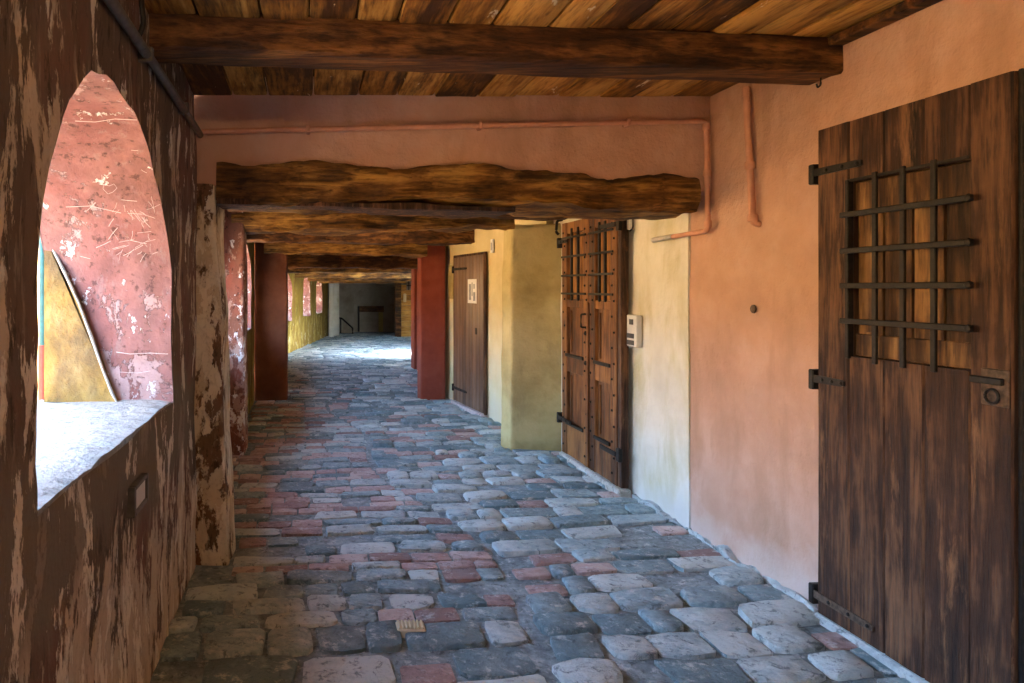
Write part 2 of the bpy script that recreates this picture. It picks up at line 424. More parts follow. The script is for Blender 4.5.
def rough_block(bot, top, z0, z1, cuts=10, amp=0.01, bev=0.025, seed=0.0, freq=2.5):
    """four plan corners at the bottom and four at the top -> plastered block with uneven faces"""
    bm = bmesh.new()
    b = [bm.verts.new((x, y, z0)) for x, y in bot]; t = [bm.verts.new((x, y, z1)) for x, y in top]
    bm.faces.new(b[::-1]); bm.faces.new(t)
    for i in range(4): bm.faces.new((b[i], b[(i+1) % 4], t[(i+1) % 4], t[i]))
    bmesh.ops.recalc_face_normals(bm, faces=bm.faces[:])
    if bev: bmesh.ops.bevel(bm, geom=bm.edges[:], offset=bev, segments=2, affect='EDGES', profile=0.5)
    long = [e for e in bm.edges if e.calc_length() > 0.12]
    bmesh.ops.subdivide_edges(bm, edges=long, cuts=cuts, use_grid_fill=True)
    bm.normal_update()
    mv = [(v, v.normal*fbm(v.co.x, v.co.y, v.co.z, freq, seed, 4)*amp) for v in bm.verts]
    for v, dlt in mv: v.co += dlt
    return bm
def rect(x0, x1, y0, y1, sk=0.0):
    return [(x0, y0), (x1, y0+sk), (x1, y1+sk), (x0, y1)]

def rough_beam(p0, p1, w_, h_, amp=0.012, seed=0.0, step=0.035, sag=0.0, knots=1.0, wav=0.0):
    """hewn timber from p0 to p1 (centres of the bottom face) with rounded arrises and an uneven surface"""
    p0, p1 = Vector(p0), Vector(p1); L = (p1-p0).length; d = (p1-p0).normalized()
    side = d.cross(Vector((0, 0, 1))).normalized(); up = side.cross(d).normalized()
    n = int(L/step); bm = bmesh.new(); rings = []
    prof = []
    hw, c = w_/2, min(w_, h_)*0.07
    def side_pts(a, b): return [(a[0]+(b[0]-a[0])*k/3, a[1]+(b[1]-a[1])*k/3) for k in range(4)]
    prof += side_pts((-hw+c, 0), (hw-c, 0)) + side_pts((hw, c), (hw, h_-c)) + side_pts((hw-c, h_), (-hw+c, h_)) + side_pts((-hw, h_-c), (-hw, c))
    for i in range(n+1):
        t = i/n; c0 = p0 + d*(L*t) + up*(-sag*math.sin(math.pi*t))
        ring = []
        for (x, z) in prof:
            k = fbm(L*t*knots, x*4+seed, z*4, 2.6, seed, 5)*amp
            zz = z + (z-h_/2)/h_*2*k
            xx = x + x/hw*fbm(L*t*knots, z*3-seed, x, 2.6, seed+4, 4)*amp
            zz += wav*fbm(t*L, seed, 0.0, 1.3, seed+11, 2)
            ring.append(bm.verts.new(c0 + side*xx + up*zz))
        rings.append(ring)
    m = len(prof)
    for i in range(n):
        for k in range(m): bm.faces.new((rings[i][k], rings[i][(k+1) % m], rings[i+1][(k+1) % m], rings[i+1][k]))
    bm.faces.new(rings[0][::-1]); bm.faces.new(rings[-1])
    bmesh.ops.recalc_face_normals(bm, faces=bm.faces[:])
    return bm

# ------------------------------------------------------------------ floor
def floor_mesh():
    bm = bmesh.new()
    ys = [-6+0.12*i for i in range(184)]
    while ys[-1] < 31: ys.append(ys[-1]+0.4)
    xs = [-1.6 + 0.12*i for i in range(35)] + [2.9+0.6*i for i in range(8)]
    g = [[bm.verts.new((x, y, fz(y) - 0.014 + 0.012*fbm(x, y, 0, 2.2, 1.0, 3) + 0.005*nz(x, y, 0, 9.0))) for x in xs] for y in ys]
    for i in range(len(ys)-1):
        for j in range(len(xs)-1): bm.faces.new((g[i][j], g[i][j+1], g[i+1][j+1], g[i+1][j]))
    return bm
floor = put('floor', floor_mesh(), M['mortar'], smooth=True, angle=180, origin='zero')
tag(floor, 'uneven lane paved with blue grey cobbles and worn pink bricks', kind='structure')

def stone_bm(bm, quad, z, h, n=10, sup=3.2, tilt=(0, 0), seed=0.0, dome=0.25):
    """one rounded paving piece inside a plan quad: skirt, shoulder, domed top (50 triangles)"""
    a, b, c, d = quad
    def at(u, v):
        p = a*(1-u)*(1-v) + b*u*(1-v) + c*u*v + d*(1-u)*v
        return p
    cen = at(0.5, 0.5); rings = []
    base = [1 + 0.2*nz(k*0.9, seed, 0.3, 1.0) for k in range(n)]
    for (sc, zz) in ((1.0, -0.03), (0.985, h*0.75), (0.91, h)):
        ring = []
        for k in range(n):
            t = 2*math.pi*(k+0.5)/n
            cx, sy = math.cos(t), math.sin(t)
            ex = 2/sup
            u = 0.5+0.5*sc*math.copysign(abs(cx)**ex, cx)*(base[k] if sup < 8 else 1)
            v = 0.5+0.5*sc*math.copysign(abs(sy)**ex, sy)*(base[k] if sup < 8 else 1)
            p = at(min(1, max(0, u)), min(1, max(0, v)))
            q = p - cen
            ring.append(bm.verts.new((p.x, p.y, z+zz + (q.x*tilt[0]+q.y*tilt[1] if zz > 0 else 0) + (0.006*nz(p.x*9, p.y*9, seed) if zz > 0 else 0))))
        rings.append(ring)
    top = bm.verts.new((cen.x, cen.y, z+h*(1+dome)))
    for i in range(2):
        for k in range(n): bm.faces.new((rings[i][k], rings[i][(k+1) % n], rings[i+1][(k+1) % n], rings[i+1][k]))
    for k in range(n): bm.faces.new((rings[2][k], rings[2][(k+1) % n], top))

def left_lim(y):
    if y < 3.7: return -0.66
    if y < 4.35: return -0.44
    if y < 6.45: return -0.86
    if y < 6.95: return -0.56
    if y < 9.6: return -0.72
    if y < 10.1: return -0.27
    if y < 15.7: return -0.78
    return -0.75+0.148*(y-15.7)-0.06
def right_lim(y):
    if y < 6.65: return 2.43
    if y < 7.0: return 1.9
    if y < 9.6: return 2.2-0.131*(y-7.98)
    if y < 10.1: return 1.54
    return 4.2
def split_lim(y): return 0.72 + 0.35*math.sin(y*0.45+0.6) + 0.12*math.sin(y*1.9)
PIECES = []    # (distance, kind, quad, z, h, sup, tilt, dome)
def lay(xa, xb, ya, yb, kindf, skew):
    y = ya
    while y < yb:
        kind = kindf(y)
        if kind == 'brickrow': dep = R(0.10, 0.135)
        elif kind == 'stonerow': dep = R(0.12, 0.19)
        elif kind == 'big': dep = R(0.15, 0.25)
        else: dep = R(0.15, 0.24)
        x0, x1 = xa(y+dep/2), xb(y+dep/2)
        x = x0 + R(0.0, 0.05)
        ph = R(0, 50)
        while x < x1-0.06:
            isb = kind == 'brickrow' and random.random() < 0.74 or kind == 'stonerow' and random.random() < 0.12 or kind in ('big', 'mix') and random.random() < 0.12
            wd = R(0.17, 0.27) if isb else (R(0.16, 0.42) if kind != 'big' else R(0.15, 0.42))
            if kind == 'mix' and not isb: wd = R(0.13, 0.4)
            if x1-(x+wd) < 0.12: wd = x1-x
            if wd > 0.07:
                g = 0.004 if isb else R(0.004, 0.010)
                j = 0.006 if isb else 0.022
                def yy(xx, e): return y + e + skew*(xx-x0) + 0.06*nz(xx*1.3, (y+e)*0.8, 0.0)
                dd = dep
                if kind in ('big', 'mix') and isb: dd = min(dep, 0.14)
                quad = [Vector((x+g+R(-j, j)*0.6, yy(x, g)+R(-j, j)*0.6, 0)), Vector((x+wd-g+R(-j, j)*0.6, yy(x+wd, g)+R(-j, j)*0.6, 0)),
                        Vector((x+wd-g+R(-j, j)*0.6, yy(x+wd, dd-g)+R(-j, j)*0.6, 0)), Vector((x+g+R(-j, j)*0.6, yy(x, dd-g)+R(-j, j)*0.6, 0))]
                cx, cy = x+wd/2, y+dep/2
                sunk = random.random() < 0.05
                h = R(0.006, 0.013) if isb else R(0.006, 0.02)
                if kind == 'big' and not isb: h = R(0.008, 0.026)
                if not sunk:
                    PIECES.append((cy, 'brick' if isb else 'paving_stone', quad, fz(cy)-0.008+0.012*fbm(cx, cy, 0, 2.2, 1.0, 3), h,
                                   9.0 if isb else R(3.6, 7.5), (R(-0.03, 0.03), R(-0.05, 0.03)), R(0.05, 0.25) if isb else R(0.05, 0.2)))
            x += wd
        y += dep
def kind_left(y):
    if y < 3.0: return 'big'
    if 3.0 < y < 3.5: return 'mix'
    r = random.random()
    return 'brickrow' if r < 0.6 else 'stonerow'
def kind_right(y):
    if y < 3.35: return 'big'
    r = random.random()
    return 'big' if r < 0.55 else ('mix' if r < 0.85 else 'brickrow')
lay(left_lim, lambda y: split_lim(y)-0.01, 2.3, 10.4, kind_left, 0.07)
lay(lambda y: split_lim(y)+0.01, right_lim, 2.3, 10.4, kind_right, 0.10)
lay(left_lim, right_lim, 10.4, 27.5, lambda y: 'big', 0.08)
lay(lambda y: -0.66, lambda y: 2.43, -0.5, 2.3, lambda y: 'big', 0.08)
vis = [p for p in PIECES if p[0] > 2.3]; vis.sort(key=lambda p: p[0])
cnt = {'brick': 0, 'paving_stone': 0}; rest = bmesh.new()
for k, p in enumerate(vis):
    d_, kind, quad, z, h, sup, tl, dm = p
    if cnt[kind] < 300 and d_ < 13:
        cnt[kind] += 1
        bm = bmesh.new(); stone_bm(bm, quad, z, h, 10, sup, tl, k*1.37, dm)
        put(kind, bm, M['stone' if kind == 'paving_stone' else 'brick'], floor, smooth=True, angle=60)
    else:
        stone_bm(rest, quad, z, h, 10, sup, tl, k*1.37, dm)
for k, p in enumerate(q for q in PIECES if q[0] <= 2.3):
    stone_bm(rest, p[2], p[3], p[4], 10, p[5], p[6], k*1.37, p[7])
o = put('distant_paving', rest, M['stone'], floor, smooth=True, angle=60); tag(o, kind='stuff')

# ------------------------------------------------------------------ left wall with its arched openings
SILL, SPR = 1.02, 1.42
# first stretch: y -4 .. 4.0 ; opening 1 = y 1.66 .. 3.24 ; another opening behind the camera
bm, rv = arch_wall('wall_left', (-0.63, -6.0), (-0.63, 3.92), 0.575, -0.1, 2.64, [(1.5, 3.2, 2.2), (4.75, 6.5, 2.2), (7.63, 9.24, 2.215, 8.22)], M['peel'], amp=0.016, step=0.07, rag=0.02, seed=2.0)
wall_left = put('wall_left', bm, M['peel'], smooth=True, angle=40, origin='zero')
tag(wall_left, 'dark brown wall with flaking paint and an arched opening', kind='structure')
win1 = put('window_1', rv(2, 9), M['peelpink'], smooth=True, angle=50, origin='zero')
tag(win1, 'deep arched opening with scratched pink reveals and a white stone sill', kind='structure')
win2 = put('window_2', rv(1, 5), M['peelpink'], smooth=True, angle=50, origin='zero')
tag(win2, 'arched opening with pink reveals behind the viewpoint', kind='structure')
def sill_slab(y0, y1, x0, x1, z, parent, seed=0.0):
    bm = bmesh.new(); nx_, ny_ = 14, 26; g = []
    for i in range(nx_+1):
        row = []
        for j in range(ny_+1):
            x = x0+(x1-x0)*i/nx_; y = y0+(y1-y0)*j/ny_
            e = 0.007*fbm(x, y, 0, 7, seed) if i == nx_ else 0
            zz = z + 0.010*fbm(x, y, 0, 3.5, seed, 4) - (0.008 if i == nx_ else 0)
            row.append(bm.verts.new((x+e, y, zz)))
        g.append(row)
    for i in range(nx_):
        for j in range(ny_): bm.faces.new((g[i][j], g[i+1][j], g[i+1][j+1], g[i][j+1]))
    ex = bmesh.ops.extrude_face_region(bm, geom=bm.faces[:])
    for v in ex['geom']:
        if isinstance(v, bmesh.types.BMVert): v.co.z -= 0.03
    bmesh.ops.recalc_face_normals(bm, faces=bm.faces[:])
    return put('sill', bm, M['sill'], parent, smooth=True, angle=40)
sill_slab(1.61, 3.26, -1.24, -0.640, 1.030, win1, 3.0)
sill_slab(-1.27, 0.52, -1.25, -0.632, 1.030, win2, 5.0)
# ochre plaster layer over the outer half of the far reveal, and the pale edge where it breaks off
def jx(px): return (px-308)*3.22/700
def jz(py): return EYE + (288-py)*3.22/700
edge = [(43, 228), (52, 243), (66, 270), (80, 302), (93, 335), (104, 365), (114, 392), (118, 401)]
bm = bmesh.new(); fr = []; bk = []
pl = [(jx(a)+0.006*nz(a, b, 0, 0.3), jz(b)) for a, b in edge] + [(-1.203, 1.03), (-1.203, jz(226))]
for (x, z) in pl:
    fr.append(bm.verts.new((x, 3.19, z))); bk.append(bm.verts.new((x, 3.252, z)))
bm.faces.new(fr); bm.faces.new(bk[::-1])
for i in range(len(pl)): bm.faces.new((fr[i], bk[i], bk[(i+1) % len(pl)], fr[(i+1) % len(pl)]))
bmesh.ops.recalc_face_normals(bm, faces=bm.faces[:])
o = put('ochre_render', bm, M['ochre'], win1); tag(o, 'stained ochre render on the outer half of the reveal')
bm = bmesh.new()
tube(bm, [(x, 3.192, z) for x, z in pl[:8]], [0.003, 0.006, 0.008, 0.005, 0.008, 0.006, 0.008, 0.005], 6)
put('render_edge', bm, M['sill'], win1, smooth=True)
# scratches and a heart scored in the pink reveal
def on_reveal(px, py):
    """point on the far side of the arched reveal (jamb, then the curve of the arch)"""
    y = 3.2
    for _ in range(30):
        z = EYE + (288-py)*y/700
        t = min(0.999, max(0.0, (z-1.42)/0.795))
        y = 0.5*y + 0.5*(2.22 + 1.02*math.sqrt(1-t*t) - 0.022)
    return Vector(((px-308)*y/700, y, EYE + (288-py)*y/700))
def strip(bm, pts, w_=0.003):
    vs = []
    for i, (px, py) in enumerate(pts):
        a = pts[max(0, i-1)]; b = pts[min(len(pts)-1, i+1)]
        dx, dy = b[0]-a[0], b[1]-a[1]; l = math.hypot(dx, dy) or 1; k = w_*60
        vs.append((bm.verts.new(on_reveal(px-dy/l*k, py+dx/l*k)), bm.verts.new(on_reveal(px+dy/l*k, py-dx/l*k))))
    for i in range(len(vs)-1): bm.faces.new((vs[i][0], vs[i][1], vs[i+1][1], vs[i+1][0]))
bm = bmesh.new()
strip(bm, [(108, 194), (103, 189), (104, 184), (109, 186), (114, 184), (117, 188), (113, 192), (108, 194)])
strip(bm, [(75, 121), (95, 122), (115, 119), (137, 120)], 0.006)
strip(bm, [(66, 207), (90, 206), (121, 213)], 0.004)
for k in range(46):
    x, y = (R(112, 158), R(206, 256)) if k < 34 else (R(70, 150), R(130, 330)); a = R(0, 6.28); l = R(5, 17)
    strip(bm, [(x, y), (x+l*math.cos(a)*0.5+R(-1, 1), y+l*math.sin(a)*0.5), (x+l*math.cos(a), y+l*math.sin(a))], R(0.0015, 0.004))
strip(bm, [(116, 352), (130, 354), (150, 353), (168, 354)], 0.006)
strip(bm, [(120, 372), (138, 373), (150, 371)], 0.004)
put('scratch_marks', bm, M['scratch'], win1)

# second stretch between the two piers
bm, rv = arch_wall('wall_left_middle', (-0.86, 3.95), (-0.86, 6.48), 0.32, -0.1, 2.5, [(0.45, 2.42, 2.2)], M['peel'], amp=0.014, seed=5.0)
tag(put('wall_left_middle', bm, M['peel'], smooth=True, angle=40, origin='zero'), 'flaking brown wall with an opening behind the tan pier', kind='structure')
win3 = put('window_3', rv(0, 5), M['peelpink'], smooth=True, angle=50, origin='zero'); tag(win3, 'pink arched opening between the tan pier and the scuffed pillar', kind='structure')
sill_slab(4.38, 6.39, -1.19, -0.87, 1.03, win3, 7.0)
bm, rv = arch_wall('wall_left_inner', (-0.74, 6.88), (-0.74, 9.66), 0.32, -0.1, 2.45, [(0.3, 2.25, 2.1)], M['yellow'], amp=0.014, seed=6.0)
tag(put('wall_left_inner', bm, M['yellow'], smooth=True, angle=40, origin='zero'), 'ochre flaking wall with an opening before the brown pier', kind='structure')
win4 = put('window_4', rv(0, 5), M['peelpink'], smooth=True, angle=50, origin='zero'); tag(win4, 'arched opening beside the brown red pier', kind='structure')
sill_slab(7.16, 9.14, -1.07, -0.75, 1.03, win4, 8.0)
bm, rv = arch_wall('wall_left_bend', (-0.80, 10.07), (-0.75, 15.7), 0.5, -0.15, 2.4, [(0.8, 2.4, 1.95), (3.4, 5.0, 1.95)], M['yellow'], amp=0.014, step=0.2, seed=7.0)
tag(put('wall_left_bend', bm, M['yellow'], smooth=True, angle=40, origin='zero'), 'yellow wall beyond the brown pier', kind='structure')
for k, (a, b) in enumerate(((10.85, 12.45), (13.45, 15.05))):
    wn = put('window_%d' % (5+k), rv(k, 4), M['peelpink'], smooth=True, angle=50, origin='zero'); tag(wn, 'arched opening in the yellow wall', kind='structure')
Lf = math.hypot(25.75-15.7, 1.49); uf = lambda y: (y-15.7)/(25.75-15.7)*Lf
bm, rv = arch_wall('wall_left_far', (-0.75, 15.7), (0.74, 25.75), 0.45, -0.35, 2.4, [(uf(16.0), uf(18.0), 1.93), (uf(19.8), uf(21.2), 1.93), (uf(22.5), uf(24.0), 1.90)], M['yellow'], amp=0.02, step=0.25, seed=8.0, zsill=0.70, zspr=1.5)
tag(put('wall_left_far', bm, M['yellow'], smooth=True, angle=40, origin='zero'), 'olive yellow wall with three narrow pink openings', kind='structure')
for k in range(3):
    wn = put('window_%d' % (7+k), rv(k, 4), M['peelpink'], smooth=True, angle=50, origin='zero'); tag(wn, 'narrow pink opening in the far yellow wall', kind='structure')

# ------------------------------------------------------------------ right walls, header, far end
def flat_wall(name, p0, p1, thick, z0, z1, mat, label, amp=0.008, seed=0.0, step=0.09):
    """p0 -> p1 seen from inside left to right; thickness goes away from the lane"""
    p0 = Vector((*p0, 0)); p1 = Vector((*p1, 0)); L = (p1-p0).length; d = (p1-p0)/L; away = Vector((-d.y, d.x, 0))
    n, m = max(2, int(L/step)), 26; bm = bmesh.new(); gr = []
    for out in (0, 1):
        g = []
        for i in range(n+1):
            row = []
            for j in range(m+1):
                q = p0+d*(L*i/n); z = z0+(z1-z0)*j/m
                dsp = fbm(q.x, q.y, z, 1.5, seed, 5)*amp if not out else 0
                q2 = q + away*(thick if out else dsp); row.append(bm.verts.new((q2.x, q2.y, z)))
            g.append(row)
        gr.append(g)
    for gi, g in enumerate(gr):
        for i in range(n):
            for j in range(m): bm.faces.new((g[i][j], g[i+1][j], g[i+1][j+1], g[i][j+1]))
    for i in (0, n):
        for j in range(m): bm.faces.new((gr[0][i][j], gr[0][i][j+1], gr[1][i][j+1], gr[1][i][j]))
    for j in (0, m):
        for i in range(n): bm.faces.new((gr[0][i][j], gr[0][i+1][j], gr[1][i+1][j], gr[1][i][j]))
    bmesh.ops.recalc_face_normals(bm, faces=bm.faces[:])
    o = put(name, bm, mat, smooth=True, angle=40, origin='zero'); tag(o, label, kind='structure'); return o
wall_right = flat_wall('wall_right', (2.45, 4.49), (2.45, -6.0), 0.5, -0.1, 2.75, M['pink'], 'salmon pink plaster wall beside the grated plank door', seed=1.0)
wall_white = flat_wall('wall_right_middle', (2.42, 7.0), (2.438, 4.485), 0.5, -0.1, 2.6, M['white'], 'off white plaster wall around the double door', seed=2.0)
W3a, W3b = Vector((2.01, 9.43)), Vector((2.2, 7.98)); W3d = (W3b-W3a).normalized()
w3s = W3a - W3d*0.5; w3e = W3b + W3d*1.1
wall_cream = flat_wall('wall_right_inner', tuple(w3s), tuple(w3e), 0.4, -0.1, 2.5, M['cream'], 'cream plaster wall around the brown board door', seed=3.0)
flat_wall('wall_right_far', (4.4, 24.95), (4.4, 17.7), 0.4, -0.35, 2.2, M['greywall'], 'plain grey wall before the honey wood screen', seed=5.0, step=0.3)
flat_wall('wall_right_court', (3.4, 16.0), (2.5, 13.85), 0.4, -0.25, 2.3, M['greywall'], 'plain grey wall after the farther red pillar', seed=5.5, step=0.3)
flat_wall('wall_right_bend', (2.08, 13.45), (2.0, 9.9), 0.5, -0.15, 2.5, M['red'], 'red plaster wall behind the red pillar', seed=4.0, step=0.3)

flat_wall('wall_behind', (2.7, -6.0), (-0.9, -6.0), 0.3, -0.1, 2.8, M['pink'], 'pink end wall behind the viewpoint', seed=6.0, step=0.3)
def yh(X): return 3.95 + 0.0974*(X+0.63)
# header wall over the first timber lintel
bm = rough_block([(-0.66, yh(-.66)), (2.47, yh(2.47)), (2.47, yh(2.47)+0.3), (-0.66, yh(-.66)+0.3)], [(-0.66, yh(-.66)), (2.47, yh(2.47)), (2.47, yh(2.47)+0.3), (-0.66, yh(-.66)+0.3)], 2.13, 2.76, 24, 0.022, 0.02, 4.0, 1.8)
tag(put('wall_header', bm, M['pink'], smooth=True, angle=50), 'pink plaster wall above the rough timber lintel', kind='structure')

# far end of the lane
bm, rv = arch_wall('wall_far', (0.5, 28.2), (4.4, 28.2), 0.35, -0.4, 2.3, [(1.35, 3.65, 1.62)], M['greywall'], amp=0.01, seed=3.0, step=0.2, zsill=-0.3, zspr=1.2, rag=0.01, out_sign=-1)
wf = put('wall_far', bm, M['greywall'], smooth=True, angle=40, origin='zero'); tag(wf, 'pale end wall with a wide shallow arch', kind='structure')
put('arch_soffit', rv(0, 4, 0.6), M['greywall'], wf, smooth=True)
bm = bmesh.new(); box(bm, 0.4, 4.6, 29.1, 29.4, -0.4, 2.4)
wr = put('wall_recess', bm, M['greywall']); tag(wr, 'grey wall at the back of the end arch', kind='structure')
flat_wall('wall_far_side', (4.55, 29.2), (4.55, 24.9), 0.3, -0.4, 2.4, M['greywall'], 'plain wall right of the end arch', seed=9.0, step=0.4)
flat_wall('wall_far_corner', (0.62, 25.8), (0.45, 29.2), 0.3, -0.4, 2.4, M['greywall'], 'plain wall left of the end arch', seed=9.5, step=0.4)
d5 = empty('door_4', (2.6, 29.09, fz(28.5))); tag(d5, 'dark low doorway at the end of the lane', kind='structure')
bm = bmesh.new(); box(bm, 2.15, 3.1, 29.0, 29.08, fz(28.5), 0.55, 0.01); put('leaf', bm, M['greywall'], d5)
bm = bmesh.new(); box(bm, 2.12, 3.14, 28.95, 29.07, 0.56, 0.80, 0.01); put('dark_lintel', bm, M['beam'], d5)
bm = bmesh.new(); box(bm, 2.92, 3.1, 28.9, 28.99, fz(28.5), 0.55, 0.01); put('pale_post', bm, M['olive'], d5)
bm = bmesh.new(); box(bm, 2.06, 2.13, 28.93, 29.07, fz(28.5), 0.8, 0.005); put('jamb', bm, M['iron'], d5)
for nm, lb, (x0, x1, y0, y1), zt in (('white_post', 'slim white post ending the yellow wall', (0.76, 0.93, 25.0, 25.2), 2.3), ('white_post', 'wide white post before the pale end wall', (0.88, 1.16, 25.9, 26.3), 2.3)):
    bm = rough_block(rect(x0, x1, y0, y1), rect(x0, x1, y0, y1), fz(25)-0.03, 1.95, 5, 0.006, 0.02)
    tag(put(nm, bm, M['white'], smooth=True, angle=50), lb, 'pillar')
# handrail by the far steps
hr = empty('handrail', (1.4, 27.6, fz(27.6))); tag(hr, 'dark sloping handrail at the end of the lane', 'handrail')
bm = bmesh.new(); tube(bm, bendpath([(1.25, 27.9, 0.35), (1.35, 27.9, 0.34), (1.75, 27.5, -0.02), (1.75, 27.5, fz(27.5)-0.02)], 0.05), 0.035); put('rail', bm, M['iron'], hr, smooth=True)
bm = bmesh.new(); tube(bm, [(1.3, 27.9, fz(27.9)-0.02), (1.3, 27.9, 0.33)], 0.03); put('upright', bm, M['iron'], hr, smooth=True)
# honey coloured plank screen with a barred window, right side of the far end
sc_ = empty('wooden_screen', (3.9, 25.1, fz(25))); tag(sc_, 'honey wood plank screen with barred window near the far end', 'screen')
for i in range(10):
    z0 = fz(25)+0.02+i*0.185; z1 = z0+0.178
    if z0 > 1.42:
        bm = bmesh.new(); box(bm, 3.33, 3.52, 25.0, 25.06, z0, z1, 0.006); put('board', bm, M['screen'], sc_)
    else:
        bm = bmesh.new(); box(bm, 3.33, 4.3, 25.0, 25.06, z0, z1, 0.006); put('board', bm, M['screen'], sc_)
for i in range(4):
    bm = bmesh.new(); tube(bm, [(3.6+i*0.13, 25.02, 1.43), (3.6+i*0.13, 25.02, 1.94)], 0.012, 6); put('bar', bm, M['iron'], sc_, smooth=True)
for i in range(2):
    bm = bmesh.new(); box(bm, 3.53, 4.2, 25.005, 25.03, 1.62+i*0.25, 1.65+i*0.25); put('cross_bar', bm, M['iron'], sc_)
bm = bmesh.new(); box(bm, 3.4, 3.5, 24.9, 24.99, 1.05, 1.35, 0.01); tag(put('wall_lamp', bm, M['cream']), 'small pale box lamp on the honey wood screen', 'lamp')
bm = rough_block(rect(3.1, 3.31, 24.85, 25.05), rect(3.1, 3.31, 24.85, 25.05), fz(25)-0.03, 1.95, 6, 0.01, 0.02)
tag(put('timber_post', bm, M['beam'], smooth=True), 'dark timber post beside the honey wood screen', 'post')

# ------------------------------------------------------------------ ceilings
def zc(x): return 2.63 + 0.024*(x+0.63)
ceil = None
bm = bmesh.new(); box(bm, -1.6, 3.1, -6.1, 4.35, 2.80, 3.1)
ceil = put('ceiling', bm, M['beam']); tag(ceil, 'low ceiling of amber boards on a dark beam', kind='structure')
def plank(x0, x1, y0, y1, sk):
    bm = bmesh.new(); n = 6; dz = R(-0.006, 0.006)
    prof = [(x0+0.003, 0.028), (x0+0.006, 0.004), (x0+0.014, 0.0), ((x0+x1)/2, 0.0+R(-.003, .003)), (x1-0.014, 0.0), (x1-0.006, 0.004), (x1-0.003, 0.028)]
    rings = []
    for i in range(n+1):
        y = y0+(y1-y0)*i/n
        rings.append([bm.verts.new((x, y+sk*x, zc(x)+h+dz+0.003*nz(x, y*2, 0))) for x, h in prof])
    for i in range(n):
        for k in range(len(prof)-1): bm.faces.new((rings[i][k], rings[i][k+1], rings[i+1][k+1], rings[i+1][k]))
        bm.faces.new((rings[i][-1], rings[i][0], rings[i+1][0], rings[i+1][-1]))
    bm.faces.new(rings[0]); bm.faces.new(rings[-1][::-1])
    bmesh.ops.recalc_face_normals(bm, faces=bm.faces[:])
    put('ceiling_board', bm, M['plank'], ceil, smooth=True, angle=40)
for (ya, yb) in ((-6.0, -3.0), (-2.995, -0.3), (-0.295, 2.98), (2.985, 3.98)):
    x = -0.66
    while x < 2.40:
        wd = R(0.17, 0.26)
        if x+wd > 2.38: wd = 2.44-x
        plank(x, x+wd, ya, yb, 0.10 if yb > 2 else 0)
        x += wd
bm = bmesh.new(); box(bm, 2.37, 2.445, -1.0, 3.2, 2.655, 2.695, 0.006); put('edge_board', bm, M['beam'], ceil)

bm = bmesh.new()
ys = [4.32+0.5*i for i in range(52)]; g = []
def zc2(y): return 2.47 if y < 7 else (2.47-0.05*(y-7) if y < 12 else max(1.98, 2.22-0.018*(y-12)))
for y in ys:
    xr = 3.0 if y < 14 else (3.55 if y < 17.7 else 5.0)
    g.append([bm.verts.new((x, y, zc2(y))) for x in (-1.6, xr)])
for i in range(len(ys)-1): bm.faces.new((g[i][0], g[i][1], g[i+1][1], g[i+1][0]))
ex = bmesh.ops.extrude_face_region(bm, geom=bm.faces[:])
for v in ex['geom']:
    if isinstance(v, bmesh.types.BMVert): v.co.z += 0.5
bmesh.ops.recalc_face_normals(bm, faces=bm.faces[:])
tag(put('ceiling_inner', bm, M['beam']), 'dark timber ceiling over the inner lane', kind='structure')

# beams, each a timber of its own
def beam(name, p0, p1, w_, h_, mat, label, **kw):
    o = put(name, rough_beam(p0, p1, w_, h_, **kw), M[mat], smooth=True, angle=45)
    tag(o, label, 'beam'); return o
beam('ceiling_beam', (-0.64, 2.86, 2.495), (2.44, 3.30, 2.535), 0.20, 0.165, 'beam', 'squared dark brown beam carrying the amber ceiling boards', amp=0.006, seed=1.0)
beam('lintel_beam', (-0.535, yh(-.535)+0.14, 2.055), (2.33, yh(2.33)+0.14, 1.995), 0.36, 0.215, 'beam2', 'thick rough hewn lintel under the pink header wall', amp=0.05, seed=2.5, wav=0.02)
beam('lintel_board', (-0.53, yh(-.53)+0.12, 2.025), (1.2, yh(1.2)+0.12, 1.995), 0.30, 0.032, 'door1', 'grey weathered board under the rough lintel', amp=0.008, seed=2.9)
beam('cross_beam', (-0.66, 5.8, 2.20), (2.43, 6.5, 2.185), 0.2, 0.22, 'beam', 'dark cross beam resting above the double door', amp=0.03, seed=3.7)
beam('cross_beam', (-0.72, 6.62, 2.065), (1.98, 6.86, 2.13), 0.24, 0.2, 'beam2', 'golden brown cross beam resting on the olive buttress', amp=0.04, seed=4.3)
beam('cross_beam', (-0.74, 8.3, 2.10), (2.12, 8.9, 2.10), 0.2, 0.2, 'beam', 'dark cross beam above the brown board door', amp=0.03, seed=5.1)
beam('cross_beam', (-0.6, 9.55, 2.03), (1.62, 9.62, 1.99), 0.24, 0.2, 'beam2', 'golden cross beam between brown pier and red pillar', amp=0.04, seed=6.1)
beam('cross_beam', (-0.8, 11.9, 1.89), (2.07, 12.2, 1.89), 0.24, 0.24, 'beam', 'dark cross beam behind the two red pillars', amp=0.03, seed=7.2)
for k, (y, z) in enumerate(((16.0, 1.90), (18.5, 1.82), (21.0, 1.76), (23.5, 1.72))):
    xl = -0.75+0.148*(y-15.7)
    beam('far_beam', (xl-0.05, y, z), (3.3, y+0.3, z), 0.24, 0.2, 'beam2', ('golden beam at the start of the yellow wall', 'golden beam after the first yellow wall opening', 'golden beam between the pink openings of the yellow wall', 'golden beam above the last pink opening')[k], amp=0.04, seed=8.0+k, step=0.15)

